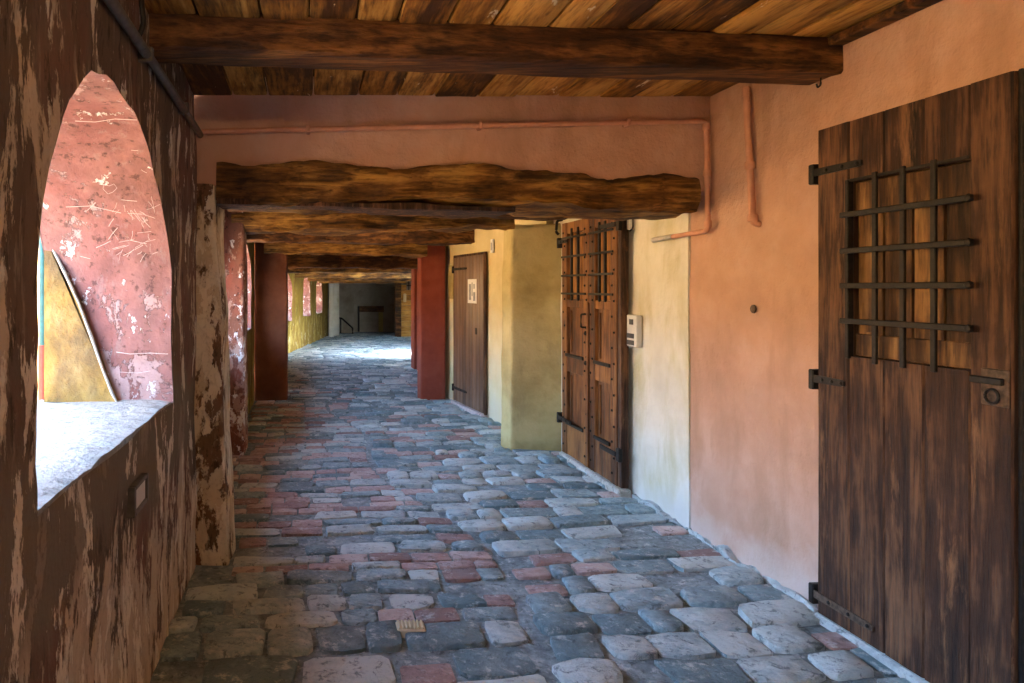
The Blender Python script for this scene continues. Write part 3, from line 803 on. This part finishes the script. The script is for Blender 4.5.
# ------------------------------------------------------------------ piers, pillars, buttress
bm = rough_block([(-0.95, 3.93), (-0.445, 3.95), (-0.445, 4.3), (-0.95, 4.3)], [(-0.95, 3.93), (-0.52, 3.95), (-0.52, 4.3), (-0.95, 4.3)], -0.03, 2.15, 14, 0.022, 0.02, 6.0)
tag(put('wall_pier', bm, M['peelpier'], smooth=True, angle=50), 'tan plaster pier with flaking paint under the lintel end', 'pier')
bm = rough_block([(-0.95, 6.5), (-0.585, 6.5), (-0.585, 6.85), (-0.95, 6.85)], [(-0.95, 6.5), (-0.59, 6.5), (-0.59, 6.85), (-0.95, 6.85)], -0.03, 2.3, 12, 0.015, 0.03, 7.0)
tag(put('scuffed_pillar', bm, M['peelred'], smooth=True, angle=50), 'narrow red brown pillar with scuffed white patches', 'pillar')
bm = rough_block(rect(-0.75, -0.29, 9.68, 10.05), rect(-0.75, -0.29, 9.68, 10.05), -0.03, 2.29, 10, 0.012, 0.02, 8.0)
tag(put('brown_pier', bm, M['brownpier'], smooth=True, angle=50), 'broad brown red pier projecting into the lane', 'pier')
bm = rough_block([(1.945, 6.74), (2.45, 6.70), (2.45, 7.05), (1.90, 6.95)], [(1.97, 6.76), (2.45, 6.70), (2.45, 7.05), (1.93, 6.95)], -0.03, 2.17, 14, 0.018, 0.025, 9.0)
tag(put('wall_buttress', bm, M['olive'], smooth=True, angle=50), 'square olive cream plaster buttress between two doors', 'buttress')
bm = rough_block(rect(1.56, 1.905, 9.68, 10.0), rect(1.56, 1.905, 9.68, 10.0), -0.03, 2.35, 8, 0.006, 0.02, 10.0)
tag(put('red_pillar', bm, M['red'], smooth=True, angle=50), 'wide plain red pillar next to the cream wall', 'pillar')
bm = rough_block(rect(2.03, 2.5, 13.4, 13.8), rect(2.03, 2.5, 13.4, 13.8), -0.05, 2.35, 8, 0.006, 0.02, 11.0)
tag(put('red_pillar', bm, M['red'], smooth=True, angle=50), 'farther red pillar showing behind the wide one', 'pillar')

# ------------------------------------------------------------------ door 1: plank door with an iron grate
def door_frame(name, yl, x, label, ang=-math.pi/2):
    d = empty(name, (x, yl, 0.0), ang); tag(d, label, kind='structure'); return d
def dpart(door, name, mat, *b, bev=0.004, label=None, smooth=False):
    bm = bmesh.new(); box(bm, *b, bev=bev)
    o = put(name, bm, mat, door, local=True, smooth=smooth); 
    if label: o['label'] = label
    return o
def rough_board(door, name, mat, x0, x1, y0, y1, z0, z1, seed, amp=0.004):
    """vertical board with slightly wavy edges"""
    bm = bmesh.new(); n = max(2, int((z1-z0)/0.15)); rings = []
    prof = [(0, 1), (0, 0.12), (0.03, 0), (0.5, 0.0), (0.97, 0), (1, 0.12), (1, 1)]
    for i in range(n+1):
        z = z0+(z1-z0)*i/n; ring = []
        for (a, b) in prof:
            xx = x0+(x1-x0)*a + amp*nz(a*3, z*2, seed, 1.0)*(0.5 if 0.02 < a < 0.98 else 0.4)
            yy = y0+(y1-y0)*b + (amp*0.6*nz(a*5, z*3, seed+5) if b < 0.5 else 0)
            ring.append(bm.verts.new((xx, yy, z)))
        rings.append(ring)
    m = len(prof)
    for i in range(n):
        for k in range(m): bm.faces.new((rings[i][k], rings[i][(k+1) % m], rings[i+1][(k+1) % m], rings[i+1][k]))
    bm.faces.new(rings[0]); bm.faces.new(rings[-1])
    bmesh.ops.recalc_face_normals(bm, faces=bm.faces[:])
    return put(name, bm, mat, door, local=True, smooth=True, angle=30)
D1 = door_frame('door_1', 3.275, 2.45, 'tall weathered dark plank door with an iron grated opening')
ZB, ZT = 0.035, 2.285; W1 = 0.952
gx0, gx1, gz0, gz1 = 0.186, 0.752, 1.25, 2.017          # grated opening in door coordinates
YF, YK = -0.066, -0.012
rough_board(D1, 'plank', M['door1'], 0.0, gx0, YF, YK, ZB, ZT, 1.0)
rough_board(D1, 'plank', M['door1'], gx1, 0.906, YF, YK, ZB, ZT, 2.0)
cuts = [gx0, 0.375, 0.56, gx1]
for i in range(3):
    rough_board(D1, 'plank', M['door1'], cuts[i]+0.001, cuts[i+1]-0.001, YF+0.002, YK, ZB, gz0, 3.0+i)
    rough_board(D1, 'plank', M['door1'], cuts[i]+0.001, cuts[i+1]-0.001, YF+0.002, YK, gz1, ZT-0.001, 6.0+i)
for i in range(4):
    a = gx0+(gx1-gx0)*i/4; b = gx0+(gx1-gx0)*(i+1)/4
    rough_board(D1, 'shutter_board', M['door1in'], a+0.006, b-0.006, -0.026, -0.011, gz0+0.002, gz1-0.002, 11.0+i)
dpart(D1, 'batten', M['door1in'], gx0+0.003, gx1-0.003, -0.040, -0.0265, gz1-0.135, gz1-0.005)
dpart(D1, 'batten', M['door1in'], gx0+0.003, gx1-0.003, -0.040, -0.0265, gz0+0.005, gz0+0.10)
dpart(D1, 'batten', M['door1in'], 0.245, 0.29, -0.040, -0.0265, gz0+0.11, gz1-0.14)
for xx in (0.337, 0.475, 0.614):
    dpart(D1, 'grate_bar', M['iron'], xx-0.011, xx+0.011, -0.078, -0.064, gz0-0.02, gz1+0.02, bev=0.003)
dpart(D1, 'grate_bar', M['iron'], gx0-0.006, gx0+0.012, -0.078, -0.05, gz0-0.01, gz1+0.01, bev=0.003)
for z in (1.872, 1.713, 1.56, 1.405):
    dpart(D1, 'grate_bar', M['iron'], gx0-0.02, gx1+0.032, -0.092, -0.0785, z-0.012, z+0.012, bev=0.003)
for z in (1.872, 1.713, 1.56, 1.405):
    bm = bmesh.new(); lathe(bm, [(0.016, 0), (0.013, -0.008), (0.004, -0.012)], (gx1+0.026, -0.0925, z), 8, 'y'); put('bolt', bm, M['iron'], D1, local=True, smooth=True)
dpart(D1, 'frame_trim', M['iron'], gx0, gx1, -0.072, -0.0665, gz1, gz1+0.012, bev=0.002)
def hinge(door, z, length, mat, x=-0.0, yf=-0.068, w_=0.034, tip=True, up=0.0):
    bm = bmesh.new()
    t = 0.008; y0 = yf-t
    pts = [(x-0.012, -w_/2), (x+length*0.9, -w_/2*0.9), (x+length, -w_/2*0.6), (x+length, w_/2*0.6), (x+length*0.9, w_/2*0.9), (x-0.012, w_/2)]
    f = [bm.verts.new((a, y0, z+b+up*(a-x))) for a, b in pts]; k = [bm.verts.new((a, yf, z+b+up*(a-x))) for a, b in pts]
    bm.faces.new(f); bm.faces.new(k[::-1])
    for i in range(6): bm.faces.new((f[i], k[i], k[(i+1) % 6], f[(i+1) % 6]))
    bmesh.ops.recalc_face_normals(bm, faces=bm.faces[:])
    s = put('hinge_strap', bm, mat, door, local=True)
    bm = bmesh.new(); box(bm, x-0.045, x-0.013, yf-0.012, -0.002, z-0.052, z+0.042, bev=0.005); put('pintle', bm, M['iron'], door, local=True)
    for q in (0.25, 0.6, 0.92):
        bm = bmesh.new(); lathe(bm, [(0.009, 0), (0.007, -0.005), (0.002, -0.007)], (x+length*q, y0-0.0002, z+up*length*q), 8, 'y'); put('rivet', bm, M['iron'], door, local=True, smooth=True)
hinge(D1, 2.09, 0.27, M['iron'], up=0.0)
hinge(D1, 1.125, 0.17, M['iron'])
hinge(D1, 0.115, 0.33, M['rustiron'])
dpart(D1, 'jamb', M['iron'], 0.907, 0.922, -0.05, -0.012, 0.02, 2.29, bev=0.003)  # dark strip standing in for the shaded gap beside the leaf
bm = bmesh.new(); box(bm, 0.80, 0.90, -0.073, -0.0665, 1.14, 1.27, bev=0.004); put('lock_plate', bm, M['rustiron'], D1, local=True)
bm = bmesh.new(); box(bm, 0.77, 0.89, -0.088, -0.074, 1.215, 1.24, bev=0.004); put('bolt_bar', bm, M['iron'], D1, local=True)
bm = bmesh.new(); tube(bm, [(0.85+0.024*math.cos(a*math.pi/8), -0.082, 1.175+0.024*math.sin(a*math.pi/8)) for a in range(17)], 0.005, 6, False); put('ring_pull', bm, M['iron'], D1, local=True, smooth=True)
dpart(D1, 'threshold', M['mortar'], -0.02, 0.935, -0.075, -0.002, -0.02, 0.028, bev=0.01)

# ------------------------------------------------------------------ door 2: studded double door with barred upper lights
D2 = door_frame('door_2', 6.44, 2.412, 'studded double wooden door with iron bars and recessed panels')
W2 = 1.20; mid = 0.615
def leaf2(x0, x1, sgn):
    st = 0.115; yF, yB = -0.075, -0.03
    for a, b in ((x0, x0+st), (x1-st, x1)):
        s_ = rough_board(D2, 'stile', M['door2'], a, b, yF, yB, 0.05, 2.14, a*7+1, 0.002)
        for i in range(17):
            z = 0.13+i*0.12
            bm = bmesh.new(); lathe(bm, [(0.011, 0), (0.009, -0.006), (0.003, -0.010)], ((a+b)/2+(0.018 if i % 2 else -0.018), yF-0.0015, z), 6, 'y')
            put('stud', bm, M['iron'], s_, smooth=True, local=True).location -= s_.location
    xi0, xi1 = x0+st, x1-st
    for za, zb in ((0.05, 0.34), (0.80, 0.95), (1.38, 1.45), (2.04, 2.14)):
        dpart(D2, 'rail', M['door2'], xi0, xi1, yF+0.004, yB, za, zb)
    for za, zb in ((0.34, 0.80), (0.95, 1.38)):
        dpart(D2, 'panel', M['door2'], xi0, xi1, -0.046, -0.014, za+0.001, zb-0.001, bev=0.003)
        dpart(D2, 'panel_ridge', M['door2'], xi0+0.05, xi0+0.062, -0.058, -0.0465, za+0.03, zb-0.03, bev=0.002)
        dpart(D2, 'panel_ledge', M['iron'], xi0-0.006, xi1+0.006, -0.088, -0.072, za-0.016, za+0.012, bev=0.003)
    n = 3
    for i in range(n):
        a = xi0+(xi1-xi0)*i/n; b = xi0+(xi1-xi0)*(i+1)/n
        dpart(D2, 'back_board', M['door2in'], a+0.003, b-0.003, -0.036, -0.014, 1.451, 2.039)
    for q in (0.32, 0.70):
        xx = xi0+(xi1-xi0)*q
        dpart(D2, 'bar', M['iron'], xx-0.012, xx+0.012, -0.085, -0.066, 1.44, 2.08, bev=0.003)
    for z in (1.50, 1.66, 1.83, 2.0):
        dpart(D2, 'cross_bar', M['iron'], x0+0.03, x1-0.03, -0.096, -0.0855, z-0.009, z+0.009, bev=0.002)
leaf2(0.0, mid-0.003, 1); leaf2(mid+0.003, W2-0.06, -1)
dpart(D2, 'jamb', M['door1'], W2-0.055, W2+0.005, -0.07, -0.012, 0.05, 2.15)
dpart(D2, 'cover_strip', M['door2'], mid-0.016, mid+0.016, -0.092, -0.0765, 0.06, 1.43)
hinge(D2, 0.36, 0.30, M['iron'], yf=-0.098); hinge(D2, 1.97, 0.2, M['iron'], yf=-0.098)
for z in (0.3, 2.03):
    dpart(D2, 'pintle', M['iron'], W2-0.02, W2+0.03, -0.10, -0.0705, z-0.05, z+0.05)
    dpart(D2, 'hinge_strap', M['iron'], W2-0.30, W2-0.021, -0.107, -0.098, z-0.018, z+0.018, bev=0.002)
for z, n_ in ((0.98, 'key_plate'), (1.12, 'key_plate')):
    bm = bmesh.new(); lathe(bm, [(0.02, 0), (0.018, -0.012), (0.006, -0.02)], (mid-0.05, -0.0775, z-0.06 if z < 1 else z+0.05), 10, 'y'); put(n_, bm, M['iron'], D2, local=True, smooth=True)
bm = bmesh.new(); tube(bm, bendpath([(mid-0.04, -0.077, 1.33), (mid-0.04, -0.125, 1.33), (mid-0.04, -0.125, 1.22), (mid-0.04, -0.077, 1.22)], 0.015), 0.008, 8); put('pull_handle', bm, M['iron'], D2, local=True, smooth=True)
dpart(D2, 'threshold', M['sill'], -0.01, W2+0.03, -0.1, -0.002, -0.02, 0.045, bev=0.01)

# ------------------------------------------------------------------ door 3: brown boarded door in the cream wall
a3 = math.atan2(W3d.y, W3d.x)
D3 = door_frame('door_3', 0, 0, 'smooth brown boarded door with a pinned paper notice', a3)
D3.location = (W3a.x, W3a.y, 0.0)
L3 = 1.04; t0 = 0.02
for i in range(9):
    a = t0+L3*i/9; b = t0+L3*(i+1)/9
    rough_board(D3, 'plank', M['door3'], a+0.002, b-0.002, -0.055, -0.012, 0.05, 1.955, 20.0+i, 0.0015)
dpart(D3, 'frame', M['door1'], t0-0.03, t0-0.002, -0.05, -0.012, 0.03, 1.98)
dpart(D3, 'frame', M['door1'], t0+L3+0.002, t0+L3+0.03, -0.05, -0.012, 0.03, 1.98)
dpart(D3, 'frame', M['door1'], t0-0.03, t0+L3+0.03, -0.05, -0.012, 1.957, 1.985)
hinge(D3, 0.22, 0.5, M['iron'], x=t0, yf=-0.058); hinge(D3, 1.80, 0.5, M['iron'], x=t0, yf=-0.058)
nt_ = dpart(D3, 'paper_notice', M['paper'], 0.56, 0.86, -0.060, -0.057, 1.36, 1.66, bev=0.0, label='white paper notice with grey print')
for i, (xa, xb, za, zb) in enumerate(((0.60, 0.68, 1.40, 1.60), (0.70, 0.73, 1.45, 1.62), (0.75, 0.82, 1.39, 1.50), (0.76, 0.80, 1.54, 1.60))):
    bm = bmesh.new(); box(bm, xa, xb, -0.0612, -0.0602, za, zb); o = put('print_mark', bm, M['ink'], nt_, local=True); o.location -= nt_.location
bm = bmesh.new(); box(bm, 0.82, 0.87, -0.064, -0.0565, 0.98, 1.06, bev=0.004); put('lock_plate', bm, M['iron'], D3, local=True)
dpart(D3, 'threshold', M['brick'], t0-0.03, t0+L3+0.03, -0.09, -0.002, -0.02, 0.04, bev=0.008)
# meter niche left of door 3 and number plate right of it
def on_w3(u, n_=0.0): p = W3a + W3d*u; q = Vector((W3d.y, -W3d.x))  # interior side
def w3box(u0, u1, y0, y1, z0, z1, bev=0.004):
    bm = bmesh.new(); box(bm, u0, u1, y0, y1, z0, z1, bev=bev)
    bmesh.ops.transform(bm, matrix=Matrix.Translation((W3a.x, W3a.y, 0)) @ Matrix.Rotation(a3, 4, 'Z'), verts=bm.verts[:]); return bm
mb = put('meter_box', w3box(-0.28, -0.07, -0.03, -0.012, 1.40, 1.86), M['olive']); tag(mb, 'tan meter cupboard cover on the cream wall', 'cover')
pl_ = put('number_plate', w3box(1.22, 1.29, -0.03, -0.012, 1.96, 2.12), M['paper']); tag(pl_, 'small white number plate on the cream wall', 'plate')
put('print_mark', w3box(1.24, 1.27, -0.0325, -0.0305, 1.99, 2.08, 0.0), M['ink'], pl_)

# rough mortar fillets at the foot of the right wall, ribbed paving brick
o = put('baseboard_right', rough_beam((2.437, 4.45, -0.02), (2.437, 3.33, -0.02), 0.035, 0.034, amp=0.045, seed=3.3, knots=2.5), M['mortar'], smooth=True, angle=60); tag(o, 'rough grey mortar fillet at the foot of the pink wall', kind='structure')
o = put('baseboard_white', rough_beam((2.425, 5.2, -0.02), (2.432, 4.47, -0.02), 0.035, 0.034, amp=0.045, seed=4.3, knots=2.5), M['mortar'], smooth=True, angle=60); tag(o, 'rough grey mortar fillet at the foot of the white wall', kind='structure')
bm = bmesh.new(); box(bm, 0.40, 0.53, 3.13, 3.215, -0.02, 0.022, 0.006)
for i in range(7): box(bm, 0.407+i*0.0175, 0.4165+i*0.0175, 3.135, 3.21, 0.0225, 0.030, 0.002)
o = put('ribbed_brick', bm, M['cream'], floor); o['label'] = 'cream ribbed brick'
# ------------------------------------------------------------------ pipes and fittings
def pipe(name, pts, r, mat, label, rad=0.04, parts=()):
    pts = [Vector(p) for p in pts]
    root = empty(name, pts[-1]); tag(root, label, 'pipe')
    bm = bmesh.new(); tube(bm, bendpath(pts, rad), r, 12); put('pipe_run', bm, mat, root, smooth=True, angle=60)
    return root
hp = [(-0.60, yh(-.6)-0.035, 2.425), (0.9, yh(.9)-0.04, 2.49), (2.395, yh(2.395)-0.035, 2.555), (2.405, yh(2.395)-0.035, 1.895), (2.398, 4.62, 1.887)]
pp = pipe('water_pipe', hp, 0.0155, M['pinkpipe'], 'long pink painted pipe crossing the header wall and turning down')
bm = bmesh.new(); tube(bm, [(2.398, 4.6, 1.887), (2.398, 4.86, 1.883)], 0.018, 12); o = put('bare_end', bm, M['steelpipe'], pp, smooth=True, angle=60); o['label'] = 'bare galvanised pipe end'
for p_, ax in (((2.40, hp[2][1], 2.24), 'z'), ((2.395, hp[2][1], 2.52), 'z'), ((2.404, hp[2][1], 1.935), 'z')):
    bm = bmesh.new(); lathe(bm, [(0.021, -0.02), (0.0225, -0.015), (0.0225, 0.015), (0.021, 0.02)], p_, 12, ax); put('coupling', bm, M['pinkpipe'], pp, smooth=True, angle=50)
for xx in (0.0, 1.0, 1.9):
    k = (xx+0.6)/3.0
    bm = bmesh.new(); box(bm, xx-0.012, xx+0.012, yh(xx)-0.058, yh(xx)+0.01, 2.425+0.13*k-0.022, 2.425+0.13*k+0.022, bev=0.004); put('clip', bm, M['pinkpipe'], pp)
rp = pipe('riser_pipe', [(2.415, 3.86, 2.655), (2.415, 3.80, 1.905), (2.46, 3.80, 1.895)], 0.018, M['pinkpipe'], 'short pink vertical pipe dropping from the ceiling on the pink wall', 0.02)
for z in (2.22, 1.93):
    bm = bmesh.new(); lathe(bm, [(0.023, -0.02), (0.0255, -0.014), (0.0255, 0.014), (0.023, 0.02)], (2.415, 3.80+(z-1.9)*0.075, z), 12); put('coupling', bm, M['pinkpipe'], rp, smooth=True, angle=50)
cd = pipe('cable_conduit', [(-0.60, 0.2, 2.43), (-0.60, 2.0, 2.425), (-0.602, 3.0, 2.42), (-0.605, 3.93, 2.41)], 0.019, M['conduit'], 'dark conduit running high along the flaking brown wall', 0.05)
for y in (1.6, 2.62, 3.4):
    bm = bmesh.new(); box(bm, -0.64, -0.578, y-0.014, y+0.014, 2.395, 2.45, bev=0.004); put('clip', bm, M['conduit'], cd)
bm = bmesh.new(); tube(bm, bendpath([(-0.62, 2.52, 2.43), (-0.59, 2.52, 2.50), (-0.60, 2.5, 2.62)], 0.03), 0.010, 8); tag(put('cable_stub', bm, M['iron'], smooth=True), 'dark cable stub above the conduit near the beam', 'cable')
# small wall light left
wl = empty('step_light', (-0.62, 2.56, 0.745)); tag(wl, 'small grey framed light set in the flaking wall below the sill', 'wall light')
for b in ((-0.66, -0.606, 2.455, 2.475, 0.742, 0.848), (-0.66, -0.606, 2.645, 2.665, 0.742, 0.848), (-0.66, -0.606, 2.475, 2.645, 0.742, 0.757), (-0.66, -0.606, 2.475, 2.645, 0.833, 0.848)):
    bm = bmesh.new(); box(bm, *b, bev=0.003); put('frame', bm, M['conduit'], wl)
bm = bmesh.new(); box(bm, -0.66, -0.615, 2.4755, 2.6445, 0.758, 0.832); put('pane', bm, M['plate'], wl)
# intercom on white wall
ic = empty('intercom', (2.40, 5.17, 1.12)); tag(ic, 'pale intercom plate on the white wall by the double door', 'intercom')
bm = bmesh.new(); box(bm, 2.385, 2.428, 5.085, 5.265, 1.115, 1.352, bev=0.006); put('plate', bm, M['plate'], ic)
for (ya, yb, za, zb) in ((5.12, 5.23, 1.13, 1.165), (5.12, 5.23, 1.18, 1.215), (5.13, 5.19, 1.28, 1.32)):
    bm = bmesh.new(); box(bm, 2.380, 2.3845, ya, yb, za, zb, bev=0.001); put('button', bm, M['darkplate'], ic)
br = empty('wall_bracket', (2.40, 5.22, 2.0)); tag(br, 'small pale junction box above the double door corner', 'bracket')
bm = bmesh.new(); box(bm, 2.385, 2.43, 5.20, 5.31, 1.985, 2.12, bev=0.005); put('box', bm, M['plate'], br)
bm = bmesh.new(); tube(bm, bendpath([(2.40, 5.17, 2.13), (2.40, 5.17, 1.99), (2.40, 5.22, 1.975)], 0.02), 0.006, 6); put('cable', bm, M['iron'], br, smooth=True)
bm = bmesh.new(); tube(bm, bendpath([(2.43, 6.66, 2.2), (2.37, 6.66, 2.19), (2.36, 6.66, 2.08), (2.385, 6.66, 2.06)], 0.02), 0.013, 8); tag(put('iron_hook', bm, M['iron'], smooth=True), 'black iron hook on the white wall beside the buttress', 'hook')
bm = bmesh.new(); lathe(bm, [(0.024, 0), (0.022, -0.008), (0.008, -0.012)], (2.44, 3.83, 1.435), 10, 'x'); tag(put('anchor_cap', bm, M['rustiron'], smooth=True), 'small round rusty anchor cap on the pink wall', 'anchor')
bm = bmesh.new(); tube(bm, bendpath([(2.41, 3.29, 2.54), (2.41, 3.29, 2.505), (2.395, 3.29, 2.49), (2.39, 3.29, 2.51)], 0.008), 0.004, 6); tag(put('screw_hook', bm, M['iron'], smooth=True), 'tiny iron screw hook under the squared beam end', 'hook')

# ------------------------------------------------------------------ lanterns added out of view under the ceiling for warm fill
def fill_lamp(loc, label, drop, glow='glow'):
    x, y, z = loc
    L_ = empty('hanging_fill_lamp', (x, y, z-drop-0.2)); tag(L_, label, 'fill_lamp')
    bm = bmesh.new(); tube(bm, [(x, y, z), (x, y, z-drop)], 0.008, 8); put('rod', bm, M['iron'], L_, smooth=True)
    bm = bmesh.new(); lathe(bm, [(0.012, 0.05), (0.03, 0.03), (0.09, 0.0), (0.09, -0.008)], (x, y, z-drop-0.03), 12); put('cap', bm, M['iron'], L_, smooth=True, angle=40)
    bm = bmesh.new(); lathe(bm, [(0.012, 0.05), (0.03, 0.04), (0.042, 0.015), (0.042, -0.01), (0.03, -0.035), (0.01, -0.045)], (x, y, z-drop-0.095), 12); put('bulb', bm, M[glow], L_, smooth=True)
    bm = bmesh.new(); lathe(bm, [(0.02, -0.02), (0.055, -0.012), (0.066, 0.0), (0.062, 0.0), (0.05, -0.007), (0.018, -0.012)], (x, y, z-drop-0.142), 14); put('light_shield', bm, M['iron'], L_, smooth=True)  # opaque dish added under the bulb to keep its light off the floor
    for k in range(3):
        a = 2.1*k+0.5; bm = bmesh.new(); tube(bm, [(x+0.064*math.cos(a), y+0.064*math.sin(a), z-drop-0.143), (x+0.07*math.cos(a), y+0.07*math.sin(a), z-drop-0.033)], 0.003, 6); put('cage_wire', bm, M['iron'], L_, smooth=True)
fill_lamp((0.15, -0.55, 2.645), 'added black hanging lantern behind the viewpoint', 0.05)
fill_lamp((1.0, 5.25, 2.46), 'added black hanging lantern hidden behind the rough lintel', 0.02, 'dimglow')
fill_lamp((1.0, 7.8, 2.42), 'added black hanging lantern hidden behind the golden beam', 0.02, 'dimglow')

# ------------------------------------------------------------------ outside: street below, house opposite, painted post
bm = bmesh.new(); box(bm, -40, -1.26, -30, 60, -3.4, -3.0); tag(put('street', bm, M['street']), 'sunlit stone street below the openings', kind='structure')
bm = bmesh.new(); box(bm, -1.3, 12, -22, -6.02, -0.4, -0.03); tag(put('courtyard', bm, M['street']), 'sunlit yard behind the viewpoint', kind='structure')
bm = bmesh.new(); box(bm, -1.26, -1.0, -6, 30, -3.0, -0.1); tag(put('wall_outer_base', bm, M['facade']), 'outer base wall under the lane', kind='structure')
hs = empty('house', (-9.0, 10, -3.0)); tag(hs, 'ochre house front across the street', 'building')
bm = bmesh.new(); box(bm, -11, -8.5, -14, 34, -3.0, 3.2); put('front_wall', bm, M['facade'], hs)
bm = bmesh.new(); box(bm, -11, -8.1, -14.3, 34.3, 3.2, 3.45, 0.03); put('eaves', bm, M['brick'], hs)
for i in range(12):
    y = -11+i*3.8
    bm = bmesh.new(); box(bm, -8.52, -8.44, y, y+1.1, 0.0, 1.7, 0.01); f_ = put('shutter', bm, M['teal'], hs)
ps = empty('painted_post', (-1.514, 4.0, -3.0)); tag(ps, 'slim post painted teal above and red below outside the arched opening', 'post')
bm = bmesh.new(); tube(bm, [(-1.514, 4.0, 1.225), (-1.514, 4.0, 2.6)], 0.022, 12); put('upper_shaft', bm, M['teal'], ps, smooth=True, angle=60)
bm = bmesh.new(); tube(bm, [(-1.514, 4.0, -3.0), (-1.514, 4.0, 1.2245)], 0.027, 12); put('lower_shaft', bm, M['redpaint'], ps, smooth=True, angle=60)
